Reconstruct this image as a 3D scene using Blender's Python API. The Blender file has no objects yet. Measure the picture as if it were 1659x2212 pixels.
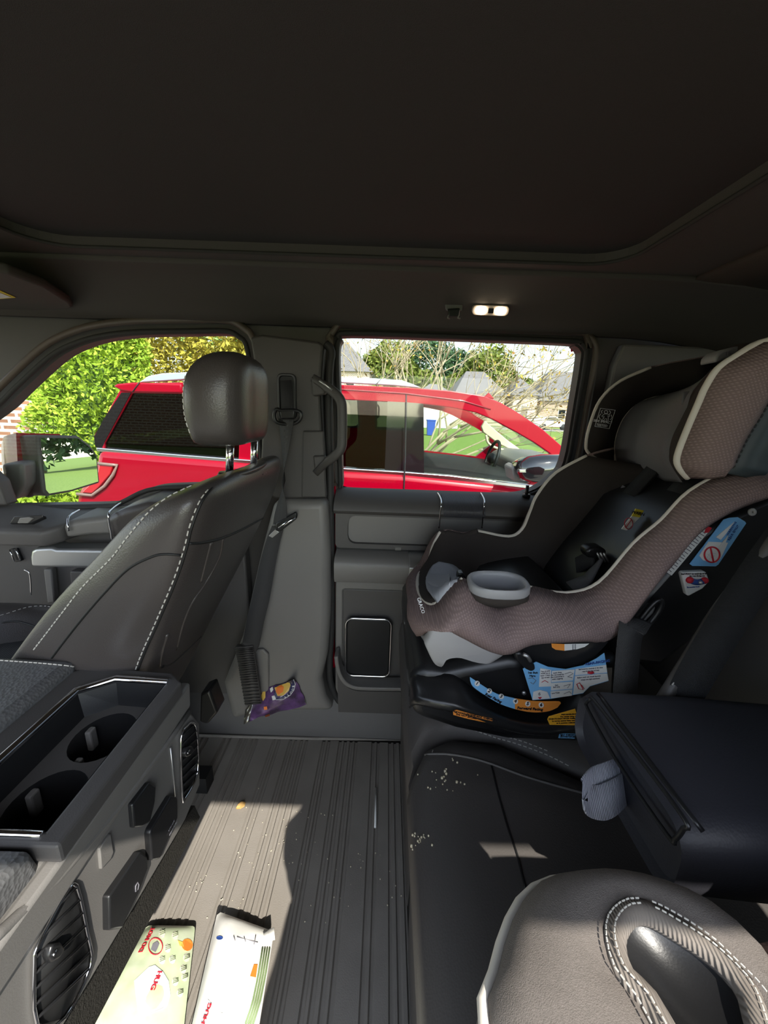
import bpy, bmesh, math, random
from mathutils import Vector as V, Matrix as M
random.seed(7)
SUN = 5.0; SKY = .36; SUND = (-.4, .85, -1); EXPO = 0.75
SC = bpy.context.scene
COL = SC.collection
R = math.radians
# ---------------------------------------------------------------- camera
F = 831.0; PITCH = R(15.1); ROLL = R(2.0); CZ = 1.02
_sp, _cp, _sr, _cr = math.sin(PITCH), math.cos(PITCH), math.sin(ROLL), math.cos(ROLL)
FW = V((0, _cp, -_sp)); _r0 = V((1, 0, 0)); _u0 = V((0, _sp, _cp))
RT = _cr*_r0 + _sr*_u0; UP = _cr*_u0 - _sr*_r0
EYE = V((0, 0, CZ))
cam = bpy.data.cameras.new('camera'); co = bpy.data.objects.new('camera', cam); COL.objects.link(co)
mm = M((RT, UP, -FW)).transposed().to_4x4(); mm.translation = EYE; co.matrix_world = mm
cam.sensor_fit = 'VERTICAL'; cam.sensor_height = 24.0; cam.lens = 24.0*F/2212; cam.clip_start = 0.01; cam.clip_end = 500
SC.camera = co
def ray(u, v): return FW + RT*((u-829.5)/F) + UP*((1106-v)/F)
def PY(u, v, Y): d = ray(u, v); return EYE + d*(Y/d.y)
def PX(u, v, X): d = ray(u, v); return EYE + d*(X/d.x)
def PZ(u, v, Z): d = ray(u, v); return EYE + d*((Z-CZ)/d.z)
def PYs(pts, Y): return [PY(u, v, Y) for u, v in pts]
# ---------------------------------------------------------------- materials
def srgb(r, g, b):
    f = lambda c: (c/255/12.92 if c/255 <= .04045 else ((c/255+.055)/1.055)**2.4)
    return (f(r), f(g), f(b), 1)
MATS = {}
def mat(name, col, rough=.6, metal=0, spec=.5, bump=None, bs=200, bd=.1, coat=0, var=None, emit=0, dist=.002, cs=None):
    """bump: noise|voronoi|weave ; var: (colour2, scale)"""
    m = bpy.data.materials.new(name); m.use_nodes = True; nt = m.node_tree; N = nt.nodes; L = nt.links
    b = N['Principled BSDF']; b.inputs['Base Color'].default_value = col; b.inputs['Roughness'].default_value = rough
    b.inputs['Metallic'].default_value = metal; b.inputs['Specular IOR Level'].default_value = spec
    b.inputs['Coat Weight'].default_value = coat; b.inputs['Coat Roughness'].default_value = .04
    if emit:
        b.inputs['Emission Color'].default_value = col; b.inputs['Emission Strength'].default_value = emit
    tc = N.new('ShaderNodeTexCoord'); out = tc.outputs['Object']
    if var:
        n = N.new('ShaderNodeTexNoise'); n.inputs['Scale'].default_value = var[1]; n.inputs['Detail'].default_value = 4
        L.new(out, n.inputs['Vector']); r = N.new('ShaderNodeValToRGB'); L.new(n.outputs['Fac'], r.inputs['Fac'])
        r.color_ramp.elements[0].position = .35; r.color_ramp.elements[1].position = .65
        r.color_ramp.elements[0].color = col; r.color_ramp.elements[1].color = var[0]
        L.new(r.outputs['Color'], b.inputs['Base Color'])
    if bump:
        bn = N.new('ShaderNodeBump'); bn.inputs['Strength'].default_value = bd; bn.inputs['Distance'].default_value = dist
        if bump == 'noise':
            t = N.new('ShaderNodeTexNoise'); t.inputs['Scale'].default_value = bs; t.inputs['Detail'].default_value = 3; L.new(out, t.inputs['Vector']); h = t.outputs['Fac']
        elif bump == 'voronoi':
            t = N.new('ShaderNodeTexVoronoi'); t.inputs['Scale'].default_value = bs; L.new(out, t.inputs['Vector']); h = t.outputs['Distance']
        elif bump == 'weave':
            mp = N.new('ShaderNodeMapping'); mp.inputs['Rotation'].default_value = (0, R(20), 0); L.new(out, mp.inputs['Vector'])
            w1 = N.new('ShaderNodeTexWave'); w2 = N.new('ShaderNodeTexWave'); w1.bands_direction = 'X'; w2.bands_direction = 'Z'
            for w in (w1, w2): w.inputs['Scale'].default_value = bs; L.new(mp.outputs['Vector'], w.inputs['Vector'])
            mx = N.new('ShaderNodeMath'); mx.operation = 'MULTIPLY'; L.new(w1.outputs['Fac'], mx.inputs[0]); L.new(w2.outputs['Fac'], mx.inputs[1]); h = mx.outputs[0]
            if cs:
                r = N.new('ShaderNodeMix'); r.data_type = 'RGBA'; r.inputs['A'].default_value = cs; r.inputs['B'].default_value = col
                L.new(h, r.inputs['Factor']); L.new(r.outputs['Result'], b.inputs['Base Color'])
        elif bump == 'ribs':
            t = N.new('ShaderNodeTexWave'); t.bands_direction = 'X'; t.inputs['Scale'].default_value = bs; L.new(out, t.inputs['Vector']); h = t.outputs['Fac']
        L.new(h, bn.inputs['Height']); L.new(bn.outputs['Normal'], b.inputs['Normal'])
    MATS[name] = m; return m
def glass(name, tint, refl=.08, rough=0.0):
    m = bpy.data.materials.new(name); m.use_nodes = True; nt = m.node_tree; N = nt.nodes; L = nt.links
    N.remove(N['Principled BSDF']); o = N['Material Output']
    t = N.new('ShaderNodeBsdfTransparent'); t.inputs['Color'].default_value = tint
    g = N.new('ShaderNodeBsdfGlossy'); g.inputs['Roughness'].default_value = rough
    lw = N.new('ShaderNodeFresnel'); lw.inputs['IOR'].default_value = 1.45
    ml = N.new('ShaderNodeMath'); ml.operation = 'MULTIPLY_ADD'; ml.inputs[1].default_value = refl*10; ml.inputs[2].default_value = 0; ml.use_clamp = True
    L.new(lw.outputs[0], ml.inputs[0])
    mx = N.new('ShaderNodeMixShader'); L.new(ml.outputs[0], mx.inputs[0]); L.new(t.outputs[0], mx.inputs[1]); L.new(g.outputs[0], mx.inputs[2])
    L.new(mx.outputs[0], o.inputs['Surface']); MATS[name] = m; return m
# ---------------------------------------------------------------- object helpers
def mesh(name, verts, faces, m, parent=None, smooth=True, sub=0, bev=0, solid=0, bseg=2, rec=True, ang=None):
    me = bpy.data.meshes.new(name); me.from_pydata([tuple(v) for v in verts], [], faces); me.materials.append(m)
    bm = bmesh.new(); bm.from_mesh(me)
    if rec: bmesh.ops.remove_doubles(bm, verts=bm.verts, dist=1e-5); bmesh.ops.recalc_face_normals(bm, faces=bm.faces)
    bm.to_mesh(me); bm.free()
    if smooth:
        me.polygons.foreach_set('use_smooth', [True]*len(me.polygons))
    o = bpy.data.objects.new(name, me); COL.objects.link(o)
    if solid:
        s = o.modifiers.new('s', 'SOLIDIFY'); s.thickness = solid; s.offset = 0
    if bev:
        b = o.modifiers.new('b', 'BEVEL'); b.width = bev; b.segments = bseg; b.limit_method = 'ANGLE'; b.angle_limit = R(35); b.harden_normals = False
    if sub:
        b = o.modifiers.new('u', 'SUBSURF'); b.levels = sub; b.render_levels = sub
    if smooth and (bev or ang) and not sub:
        me.set_sharp_from_angle(angle=R(ang or 50))
    if parent is not None: par(o, parent)
    return o
def par(o, p):
    o.parent = p; w = M.Identity(4); q = p
    while q is not None: w = M.Translation(q.location) @ w if q.type == 'EMPTY' else w; q = q.parent
    o.matrix_parent_inverse = M.Translation(p.location).inverted() if p.type == 'EMPTY' else M.Identity(4)
def thing(name, label, cat, loc=(0, 0, 0), group=None):
    o = bpy.data.objects.new(name, None); COL.objects.link(o); o.location = loc; o.empty_display_size = .05
    o['label'] = label; o['category'] = cat
    if group: o['group'] = group
    return o
def tag(o, label, cat, group=None, kind=None):
    o['label'] = label; o['category'] = cat
    if group: o['group'] = group
    if kind: o['kind'] = kind
    return o
def struct(o): o['kind'] = 'structure'; return o
def dup(o, delta, label=None, skip=()):
    r = o.copy(); COL.objects.link(r); r.location = o.location + V(delta)
    if label: r['label'] = label
    for ch in list(o.children):
        if ch.name.split('.')[0] in skip: continue
        c = ch.copy(); COL.objects.link(c); c.parent = r; c.matrix_parent_inverse = ch.matrix_parent_inverse
        for g in list(ch.children):
            d = g.copy(); COL.objects.link(d); d.parent = c; d.matrix_parent_inverse = g.matrix_parent_inverse
    return r
# ---------------------------------------------------------------- shapes: each returns (verts, faces)
def join(*ms):
    vs, fs = [], []
    for v, f in ms:
        k = len(vs); vs += list(v); fs += [tuple(i+k for i in q) for q in f]
    return vs, fs
def loft(rings, closed=True, cap=True):
    n = len(rings[0]); vs = [p for r in rings for p in r]; fs = []
    m = n if closed else n-1
    for i in range(len(rings)-1):
        for j in range(m):
            a, b = i*n+j, i*n+(j+1) % n; fs.append((a, b, b+n, a+n))
    if cap and closed:
        fs.append(tuple(range(n))); fs.append(tuple(range((len(rings)-1)*n, len(rings)*n)))
    return vs, fs
def cat(pts, k=6, closed=False):
    P = [V(p) for p in pts]; n = len(P); out = []
    rng = range(n) if closed else range(n-1)
    for i in rng:
        if closed: a, b, c, d = P[(i-1) % n], P[i], P[(i+1) % n], P[(i+2) % n]
        else: a, b, c, d = P[max(i-1, 0)], P[i], P[i+1], P[min(i+2, n-1)]
        for j in range(k):
            t = j/k; out.append(.5*((2*b)+(c-a)*t+(2*a-5*b+4*c-d)*t*t+(3*b-a-3*c+d)*t**3))
    if not closed: out.append(P[-1])
    return out
def tube(pts, r, n=8, closed=False):
    P = [V(p) for p in pts]; N = len(P); rings = []
    up = None
    for i in range(N):
        a = P[(i-1) % N] if (closed or i) else P[i]; b = P[(i+1) % N] if (closed or i < N-1) else P[i]
        t = (b-a).normalized()
        if up is None:
            up = t.cross(V((0, 0, 1)))
            if up.length < .1: up = t.cross(V((1, 0, 0)))
            up.normalize()
        else:
            up = (up - t*up.dot(t)).normalized()
        w = t.cross(up); rr = r[i] if isinstance(r, (list, tuple)) else r
        rings.append([P[i] + up*rr*math.cos(2*math.pi*k/n) + w*rr*math.sin(2*math.pi*k/n) for k in range(n)])
    v, f = loft(rings, True, not closed)
    if closed:
        b0 = (N-1)*n
        for j in range(n): f.append((b0+j, b0+(j+1) % n, (j+1) % n, j))
    return v, f
def strap(pts, wid, w, t):
    """flat band: centre line, width direction(s), width(s), thickness"""
    P = [V(p) for p in pts]; N = len(P); rings = []
    for i in range(N):
        a, b = P[max(i-1, 0)], P[min(i+1, N-1)]; T = (b-a).normalized()
        d = V(wid[i] if isinstance(wid, list) else wid); d = (d - T*d.dot(T)).normalized(); nn = T.cross(d)
        ww = w[i] if isinstance(w, list) else w
        rings.append([P[i]+d*ww/2+nn*t/2, P[i]-d*ww/2+nn*t/2, P[i]-d*ww/2-nn*t/2, P[i]+d*ww/2-nn*t/2])
    return loft(rings)
def prism(poly, ext):
    e = V(ext); n = len(poly); A = [V(p) for p in poly]; B = [p+e for p in A]
    f = [tuple(range(n)), tuple(range(2*n-1, n-1, -1))] + [(i, (i+1) % n, n+(i+1) % n, n+i) for i in range(n)]
    return A+B, f
def box(a, b):
    x0, y0, z0 = a; x1, y1, z1 = b
    return prism([(x0, y0, z0), (x1, y0, z0), (x1, y1, z0), (x0, y1, z0)], (0, 0, z1-z0))
def obox(c, X, Y, Z):
    c, X, Y, Z = V(c), V(X)/2, V(Y)/2, V(Z)/2
    return prism([c-X-Y-Z, c+X-Y-Z, c+X+Y-Z, c-X+Y-Z], Z*2)
def grid(rows):
    n = len(rows[0]); return [p for r in rows for p in r], [(i*n+j, i*n+j+1, (i+1)*n+j+1, (i+1)*n+j) for i in range(len(rows)-1) for j in range(n-1)]
def rrect(c, X, Y, w, h, r, k=4):
    """rounded rectangle points in plane X,Y"""
    c, X, Y = V(c), V(X), V(Y); out = []
    for sx, sy, a0 in ((1, 1, 0), (-1, 1, 90), (-1, -1, 180), (1, -1, 270)):
        for i in range(k+1):
            a = R(a0+90*i/k); out.append(c + X*(sx*(w/2-r)+r*math.cos(a)) + Y*(sy*(h/2-r)+r*math.sin(a)))
    return out
def ell(c, X, Y, rx, ry, n=24, p=2.0):
    c, X, Y = V(c), V(X), V(Y); out = []
    for i in range(n):
        a = 2*math.pi*i/n; ca, sa = math.cos(a), math.sin(a)
        out.append(c + X*rx*math.copysign(abs(ca)**(2/p), ca) + Y*ry*math.copysign(abs(sa)**(2/p), sa))
    return out
def ball(c, rx, ry, rz, n=10, m=7):
    rings = [[V(c)+V((rx*math.sin(math.pi*(i+.02)/(m-.96))*math.cos(2*math.pi*j/n), ry*math.sin(math.pi*(i+.02)/(m-.96))*math.sin(2*math.pi*j/n), rz*math.cos(math.pi*(i+.02)/(m-.96)))) for j in range(n)] for i in range(m)]
    return loft(rings)
def stitches(pts, step=.009, ln=.0055, r=.0009):
    """short threads laid along a line"""
    P = [V(p) for p in pts]; ms = []; acc = 0
    dense = []
    for a, b in zip(P, P[1:]):
        k = max(1, int((b-a).length/.001))
        dense += [a+(b-a)*i/k for i in range(k)]
    s = 0
    while s+int(ln*1000) < len(dense):
        ms.append(tube([dense[s], dense[s+int(ln*1000)]], r, 5)); s += int(step*1000)
    return join(*ms) if ms else ([], [])
def text(name, body, m, origin, right, up, size, parent, ext=.0004, align='CENTER', lift=.0012, sq=1.0, bold=0):
    cu = bpy.data.curves.new(name, 'FONT'); cu.body = body; cu.size = size; cu.extrude = ext; cu.align_x = align; cu.align_y = 'CENTER'; cu.offset = .018*size if bold else 0
    cu.resolution_u = 2
    t = bpy.data.objects.new(name, cu); COL.objects.link(t)
    me = bpy.data.meshes.new_from_object(t); bpy.data.objects.remove(t); bpy.data.curves.remove(cu)
    r = V(right).normalized(); u = V(up); u = (u-r*u.dot(r)).normalized(); n = r.cross(u)
    o = V(origin)+n*lift
    mt = M((r*sq, u, n)).transposed().to_4x4(); mt.translation = o
    me.transform(mt); me.materials.clear(); me.materials.append(m)
    ob = bpy.data.objects.new(name, me); COL.objects.link(ob); par(ob, parent); return ob
PLK = mat('pillar_plastic', srgb(64, 61, 59), .55, bump='noise', bs=900, bd=.12)
PL = mat('dark_plastic', srgb(76, 73, 71), .55, bump='noise', bs=900, bd=.12)
PLM = mat('mid_plastic', srgb(112, 109, 105), .5, bump='noise', bs=900, bd=.12)
PLB = mat('black_plastic', srgb(30, 30, 31), .35, bump='noise', bs=700, bd=.05)
PLD = mat('deep_black', srgb(18, 18, 18), .6)
HEAD = mat('headliner', srgb(84, 79, 74), .95, spec=.1, bump='noise', bs=1200, bd=.3)
SHADE = mat('roof_shade', srgb(66, 63, 60), .95, spec=.1, bump='noise', bs=1200, bd=.3)
LEA = mat('black_leather', srgb(66, 61, 59), .36, bump='voronoi', bs=420, bd=.10)
LEAC = mat('coarse_leather', srgb(96, 96, 96), .42, bump='voronoi', bs=260, bd=.35)
LEAS = mat('bench_leather', srgb(86, 82, 79), .45, bump='voronoi', bs=420, bd=.08)
LEAP = mat('perforated_leather', srgb(52, 52, 54), .5, bump='ribs', bs=60, bd=.2)
LEAD = mat('armrest_leather', srgb(48, 48, 54), .5, bump='voronoi', bs=420, bd=.08)
WEBD = mat('belt_black', srgb(32, 32, 34), .8, bump='weave', bs=240, bd=.4)
THR = mat('thread', srgb(190, 186, 178), .8)
CHR = mat('chrome', (.85, .85, .87, 1), .08, metal=1)
SAT = mat('satin_silver', (.52, .52, .51, 1), .38, metal=.85)
RUB = mat('rubber', srgb(40, 39, 38), .7, bump='noise', bs=500, bd=.1)
MATM = mat('rubber_mat', srgb(124, 118, 110), .72, bump='noise', bs=420, bd=.25, var=(srgb(132, 126, 118), 9))
CARP = mat('carpet', srgb(52, 50, 46), .95, spec=.1, bump='noise', bs=500, bd=1.0, dist=.004)
WEB = mat('webbing', srgb(58, 57, 57), .75, bump='weave', bs=240, bd=.4)
WEBB = mat('black_webbing', srgb(46, 45, 47), .75, bump='weave', bs=240, bd=.4)
RED = mat('red_paint', srgb(142, 0, 27), .3, spec=.15, coat=.35)
REDD = mat('red_paint_dark', srgb(120, 12, 24), .35, coat=.8)
GLS = glass('clear_glass', (.93, .96, .94, 1), .025)
GLT = glass('tinted_glass', (.42, .44, .45, 1), .05)
GLP = glass('privacy_glass', (.12, .125, .13, 1), .22)
MIR = mat('mirror_silver', (.93, .94, .95, 1), .0, metal=1)
FAB = mat('taupe_waffle_fabric', srgb(152, 132, 128), .85, spec=.2, bump='weave', bs=80, bd=.4, cs=srgb(126, 108, 105), dist=.002)
FABK = mat('black_fabric', srgb(60, 55, 52), .9, spec=.15, bump='noise', bs=900, bd=.3)
FABG = mat('grey_fabric', srgb(112, 110, 112), .9, spec=.15, bump='noise', bs=900, bd=.3)
FABL = mat('light_grey_fabric', srgb(160, 162, 168), .9, spec=.15, bump='noise', bs=800, bd=.25)
PIPE = mat('cream_piping', srgb(212, 204, 192), .8, spec=.2)
GPL = mat('grey_shell_plastic', srgb(158, 156, 154), .55, bump='noise', bs=800, bd=.08)
GPL2 = mat('cup_grey_plastic', srgb(150, 150, 152), .5, bump='noise', bs=800, bd=.06)
STB = mat('sticker_blue', srgb(120, 180, 226), .35)
STO = mat('sticker_orange', srgb(232, 146, 62), .35)
STY = mat('sticker_yellow', srgb(240, 176, 50), .35)
STW = mat('sticker_white', srgb(226, 226, 222), .35)
INK = mat('ink_black', srgb(28, 24, 30), .6)
INKR = mat('ink_red', srgb(190, 30, 48), .6)
INKB = mat('ink_blue', srgb(50, 80, 150), .6)
INKG = mat('ink_grey', srgb(120, 118, 124), .6)
YEL = mat('label_yellow', srgb(226, 206, 60), .5)
WHT = mat('white_print', srgb(222, 222, 222), .6)
# ================================================================ helpers on pixels
def pxs(u, v, Y): return (PY(u+1, v, Y)-PY(u-1, v, Y)).length/2
def sticker(name, pts, Y, m, parent, t=.0008):
    return mesh(name, *prism(PYs(pts, Y), (0, -t, 0)), m, parent, smooth=False)
def textpx(body, u, v, Y, h, m, parent, ang=0, name='lettering', sq=1.0, bold=0):
    a = R(ang); o = PY(u, v, Y); r = PY(u+math.cos(a), v+math.sin(a), Y)-o; up = PY(u+math.sin(a), v-math.cos(a), Y)-o
    return text(name, body, m, o, r, up, h*pxs(u, v, Y)/.72, parent, lift=.0002, sq=sq, bold=bold)
def circ(u, v, r, n=16, ry=None): return [(u+r*math.cos(2*math.pi*i/n), v+(ry or r)*math.sin(2*math.pi*i/n)) for i in range(n)]
def frame(outer, inner, ext):
    """ring between two loops of equal count, extruded"""
    n = len(outer); e = V(ext); vs = list(outer)+list(inner)+[V(p)+e for p in outer]+[V(p)+e for p in inner]; fs = []
    for i in range(n):
        j = (i+1) % n
        fs += [(i, j, n+j, n+i), (2*n+i, 2*n+j, 3*n+j, 3*n+i), (i, j, 2*n+j, 2*n+i), (n+i, n+j, 3*n+j, 3*n+i)]
    return vs, fs
def holed(outer, holes, ext):
    """flat sheet with holes, thickened"""
    bm = bmesh.new()
    for loop in [outer]+holes:
        vs = [bm.verts.new(p) for p in loop]
        for i in range(len(vs)): bm.edges.new((vs[i], vs[(i+1) % len(vs)]))
    bmesh.ops.triangle_fill(bm, use_beauty=True, use_dissolve=False, edges=bm.edges[:])
    g = bmesh.ops.extrude_face_region(bm, geom=bm.faces[:])
    bmesh.ops.translate(bm, verts=[e for e in g['geom'] if isinstance(e, bmesh.types.BMVert)], vec=V(ext))
    bm.verts.index_update(); vs = [v.co.copy() for v in bm.verts]; fs = [tuple(v.index for v in f.verts) for f in bm.faces]; bm.free()
    return vs, fs
def offs(loop, d):
    """offset a loop in the XZ plane outwards"""
    n = len(loop); c = sum((V(p) for p in loop), V())/n; out = []
    for i in range(n):
        a, b = V(loop[(i-1) % n]), V(loop[(i+1) % n]); t = (b-a).normalized(); nn = V((t.z, 0, -t.x))
        if nn.dot(V(loop[i])-c) < 0: nn = -nn
        out.append(V(loop[i])+nn*d)
    return out
YG = 1.08
WIN_R = cat([PY(u, v, YG) for u, v in [(756, 723), (738, 733), (731, 765), (735, 900), (739, 1045), (746, 1060), (900, 1066), (1085, 1072), (1150, 1064), (1195, 1035), (1223, 1000), (1245, 880), (1262, 775), (1261, 755), (1250, 745), (1226, 740), (1000, 731)]], 4, True)
WIN_F = cat([PY(u, v, YG) for u, v in [(-90, 960), (0, 878), (37, 841), (112, 773), (168, 744), (224, 729), (299, 721), (411, 719), (486, 719), (514, 730), (532, 757), (548, 880), (566, 1030), (560, 1046), (392, 1049), (318, 1056), (262, 1082), (232, 1091), (100, 1094), (-60, 1096), (-90, 1085)]], 4, True)
# ---------------------------------------------------------------- shell of the cab
o = struct(mesh('wall_right', *holed([(-1.75, YG+.02, -.02), (1.0, YG+.02, -.02), (1.0, YG+.02, 1.25), (-1.2, YG+.02, 1.25), (-1.75, YG+.02, .9)], [[p+V((0, .02, 0)) for p in WIN_R], [p+V((0, .02, 0)) for p in WIN_F]], (0, .035, 0)), PL, smooth=False))
# outer red skin of the truck side (seen in the door gap and in the mirror)
sk = mesh('outer_skin', *holed([(-1.9, YG+.06, -.3), (1.3, YG+.06, -.3), (1.3, YG+.06, .84), (1.0, YG+.06, 1.26), (-1.15, YG+.06, 1.26), (-1.9, YG+.06, .75)], [[p+V((0, .06, 0)) for p in offs(WIN_R, .02)], [p+V((0, .06, 0)) for p in offs(WIN_F, .02)]], (0, .02, 0)), RED, o, smooth=False)
sl = mesh('window_seal', *tube([p+V((0, -.002, 0)) for p in offs(WIN_R, .004)], .0065, 8, True), RUB, o)
sl = mesh('window_seal', *tube([p+V((0, -.002, 0)) for p in offs(WIN_F, .004)], .0065, 8, True), RUB, o)
tr = mat('door_frame_trim', srgb(84, 74, 66), .45)
def seal_path(loop, d, y):
    q = offs(loop, d); return [V((p.x, y, p.z)) for p in q]
mesh('frame_trim', *tube(seal_path(WIN_R, .027, 1.075), .009, 8, True), tr, o)
mesh('frame_trim', *tube(seal_path(WIN_F, .030, 1.075), .009, 8, True), tr, o)
for nm, w in (('window_1', WIN_R), ('window_2', WIN_F)):
    q = offs(w, .012); struct(mesh(nm, *prism([p+V((0, .045, 0)) for p in q], (0, .004, 0)), GLS, smooth=False))
# ceiling: headliner with a recessed shade panel, side rails rolled down to the window tops
ex0, ex1, ey0, ey1 = -.66, .425, -.04, .815
sh = rrect(((ex0+ex1)/2, (ey0+ey1)/2, 1.292), (1, 0, 0), (0, 1, 0), ex1-ex0, ey1-ey0, .07, 6)
ce = struct(mesh('ceiling', *holed([(-1.6, -.10, 1.292), (.62, -.10, 1.292), (.62, .86, 1.292), (-1.6, .86, 1.292)], [sh], (0, 0, .03)), HEAD, smooth=False))
mesh('roof_shade', *prism([p+V((0, 0, .016)) for p in rrect(((ex0+ex1)/2, (ey0+ey1)/2, 1.292), (1, 0, 0), (0, 1, 0), ex1-ex0+.04, ey1-ey0+.04, .08, 6)], (0, 0, .02)), SHADE, ce, smooth=False)
mesh('shade_lip', *tube([p+V((0, 0, -.001)) for p in sh], .003, 8, True), SHADE, ce)
prof = cat([(0, .86, 1.292), (0, .92, 1.280), (0, .99, 1.252), (0, 1.04, 1.232), (0, 1.085, 1.222)], 4)
def railrow(x, drop=0): return [V((x, p.y, p.z-drop*(p.y-.86))) for p in prof]
mesh('side_rail', *grid([railrow(x) for x in (-1.6, -1.2, -.6, 0, .4, .5)]+[[V((x, p.y, p.z+dz)) for p in prof] for x, dz in ((.62, -.002), (.70, -.008), (.78, -.018), (.86, -.032), (.93, -.046))]), HEAD, ce, solid=.012)
# rear roll-down of the headliner and right rear corner
rear = [(.60, 1.291), (.70, 1.284), (.78, 1.274), (.86, 1.260), (.93, 1.246)]
mesh('rear_header', *grid([[V((x, y, z)) for y in (-.2, 0, .5, .862)] for x, z in rear]), HEAD, ce, solid=.012)
mesh('front_header', *grid([[V((x, y, z)) for y in (-.2, 0, .5, .86)] for x, z in [(-1.6, 1.292), (-1.68, 1.27), (-1.72, 1.22)]]), HEAD, ce, solid=.012)
# outer roof skin above
mesh('roof_skin', *box((-1.7, -.22, 1.34), (.95, 1.1, 1.36)), RED, ce, smooth=False)
# left side: roof rail, rear pillar and rocker (the door on this side stands open)
wl = struct(mesh('wall_left', *grid([[V((x, -.10-(p.y-.86)*.72, p.z)) for p in prof] for x in (-1.6, -.6, .62, .92)]), HEAD, solid=.012))
struct(mesh('trim_7', *box((-1.7, -.62, -.04), (1.0, -.5, .06)), PL, None, smooth=False, bev=.01))
struct(mesh('trim_8', *box((.70, -.50, .0), (.92, -.44, 1.24)), PL, None, smooth=False, bev=.01))
# back wall with the rear glass
XB = .93
wb = struct(mesh('wall_back', *holed([(XB, -.58, 0), (XB, 1.1, 0), (XB, 1.1, 1.27), (XB, -.58, 1.27)], [rrect((XB, .27, 1.02), (0, 1, 0), (0, 0, 1), 1.42, .40, .05, 4)], (.04, 0, 0)), PL, smooth=False))
struct(mesh('window_3', *prism(rrect((XB+.02, .27, 1.02), (0, 1, 0), (0, 0, 1), 1.44, .42, .05, 4), (.004, 0, 0)), GLT, smooth=False))
# rear quarter trim panel with a soft edge
t = struct(mesh('trim_1', *prism([(.57, 1.07, .5), (.93, 1.07, .5), (.93, 1.07, 1.2), (.60, 1.07, 1.2), (.585, 1.07, 1.15)], (0, .03, 0)), PLM, smooth=False, bev=.006))
# floor: ribbed mat
xs = []; x = -1.65
pat = [(0, .010, 0), (.006, 0, 1), (.0, .012, 0)]
prow = []
def rib(x0):  # a pair of narrow channels then a broad land
    return [(x0, 0), (x0+.003, -.005), (x0+.008, -.005), (x0+.011, 0), (x0+.016, 0), (x0+.019, -.005), (x0+.024, -.005), (x0+.027, 0)]
x = -.95
prow = [(-1.65, 0)]
k = 0
while x < .10:
    prow += rib(x); x += (.052, .034, .070)[k % 3]; k += 1
prow += [(.35, 0), (.95, 0)]
fl = struct(mesh('floor', *grid([[V((a, y, b)) for a, b in prow] for y in (-.55, 0, .5, .985)]), MATM, smooth=False))
fs = [V((a, .985, b)) for a, b in prow]
mesh('mat_lip', *tube([(-.62, .985, 0), (-.2, .99, .0), (.09, 1.0, 0), (.2, 1.0, 0)], .005, 8), MATM, fl)
mesh('underfloor', *box((-1.7, -.6, -.06), (.95, 1.1, -.008)), CARP, fl, smooth=False)
# ---------------------------------------------------------------- B pillar covers, sill
UPPIL = [(540, 728), (566, 722), (630, 730), (690, 738), (698, 746), (693, 800), (690, 850), (694, 930), (700, 1000), (706, 1076), (625, 1078), (596, 1078), (560, 1060), (566, 940), (556, 830), (546, 765)]
bp = struct(mesh('trim_2', *prism(PYs(UPPIL, 1.005), (0, .085, 0)), PLK, smooth=True, bev=.012, bseg=3))
mesh('pillar_step', *prism(PYs([(655, 930), (700, 930), (706, 1074), (652, 1074)], 1.004), (0, -.008, 0)), PLK, bp, bev=.004)
mesh('belt_slot', *frame(rrect(PY(621, 857, 1.003), (1, 0, .0), (0, 0, 1), .047, .110, .012), rrect(PY(621, 857, 1.003), (1, 0, 0), (0, 0, 1), .034, .096, .008), (0, -.006, 0)), PLB, bp, bev=.002)
mesh('slot_pit', *prism(rrect(PY(621, 857, 1.0035), (1, 0, 0), (0, 0, 1), .040, .100, .010), (0, -.001, 0)), PLD, bp, smooth=False)
LOP = [(640, 1082), (706, 1082), (712, 1200), (712, 1330), (706, 1420), (694, 1470), (702, 1510), (722, 1540), (560, 1540), (500, 1560), (480, 1480), (520, 1380), (560, 1200), (590, 1082)]
lp = struct(mesh('trim_3', *prism(PYs(LOP, .975), (0, .12, 0)), PLM, smooth=True, bev=.022, bseg=4))
mesh('anchor_cover', *prism(PYs([(548, 1402), (570, 1398), (582, 1410), (582, 1480), (578, 1505), (545, 1510)], .974), (0, -.010, 0)), PLM, lp, bev=.006, bseg=3)
sealp = [PY(u, v, 1.03) for u, v in [(703, 742), (716, 760), (712, 800), (710, 900), (713, 1000), (714, 1080), (716, 1200), (716, 1350), (712, 1430), (716, 1480), (740, 1520), (800, 1530), (880, 1535)]]
ts = struct(mesh('trim_4', *tube(cat(sealp, 4), .010, 8), RUB))
mesh('red_jamb', *tube(cat([PY(u, v, 1.062) for u, v in [(722, 1050), (721.5, 1150), (721, 1300), (719, 1400), (722, 1440)]], 3), .0055, 8), RED, ts)
sill = struct(mesh('trim_5', *prism([(-.75, .99, .0), (-.75, 1.08, .0), (-.75, 1.08, .12), (-.75, 1.05, .12), (-.75, 1.0, .03)], (1.4, 0, 0)), PL, bev=.008, bseg=3))
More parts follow.
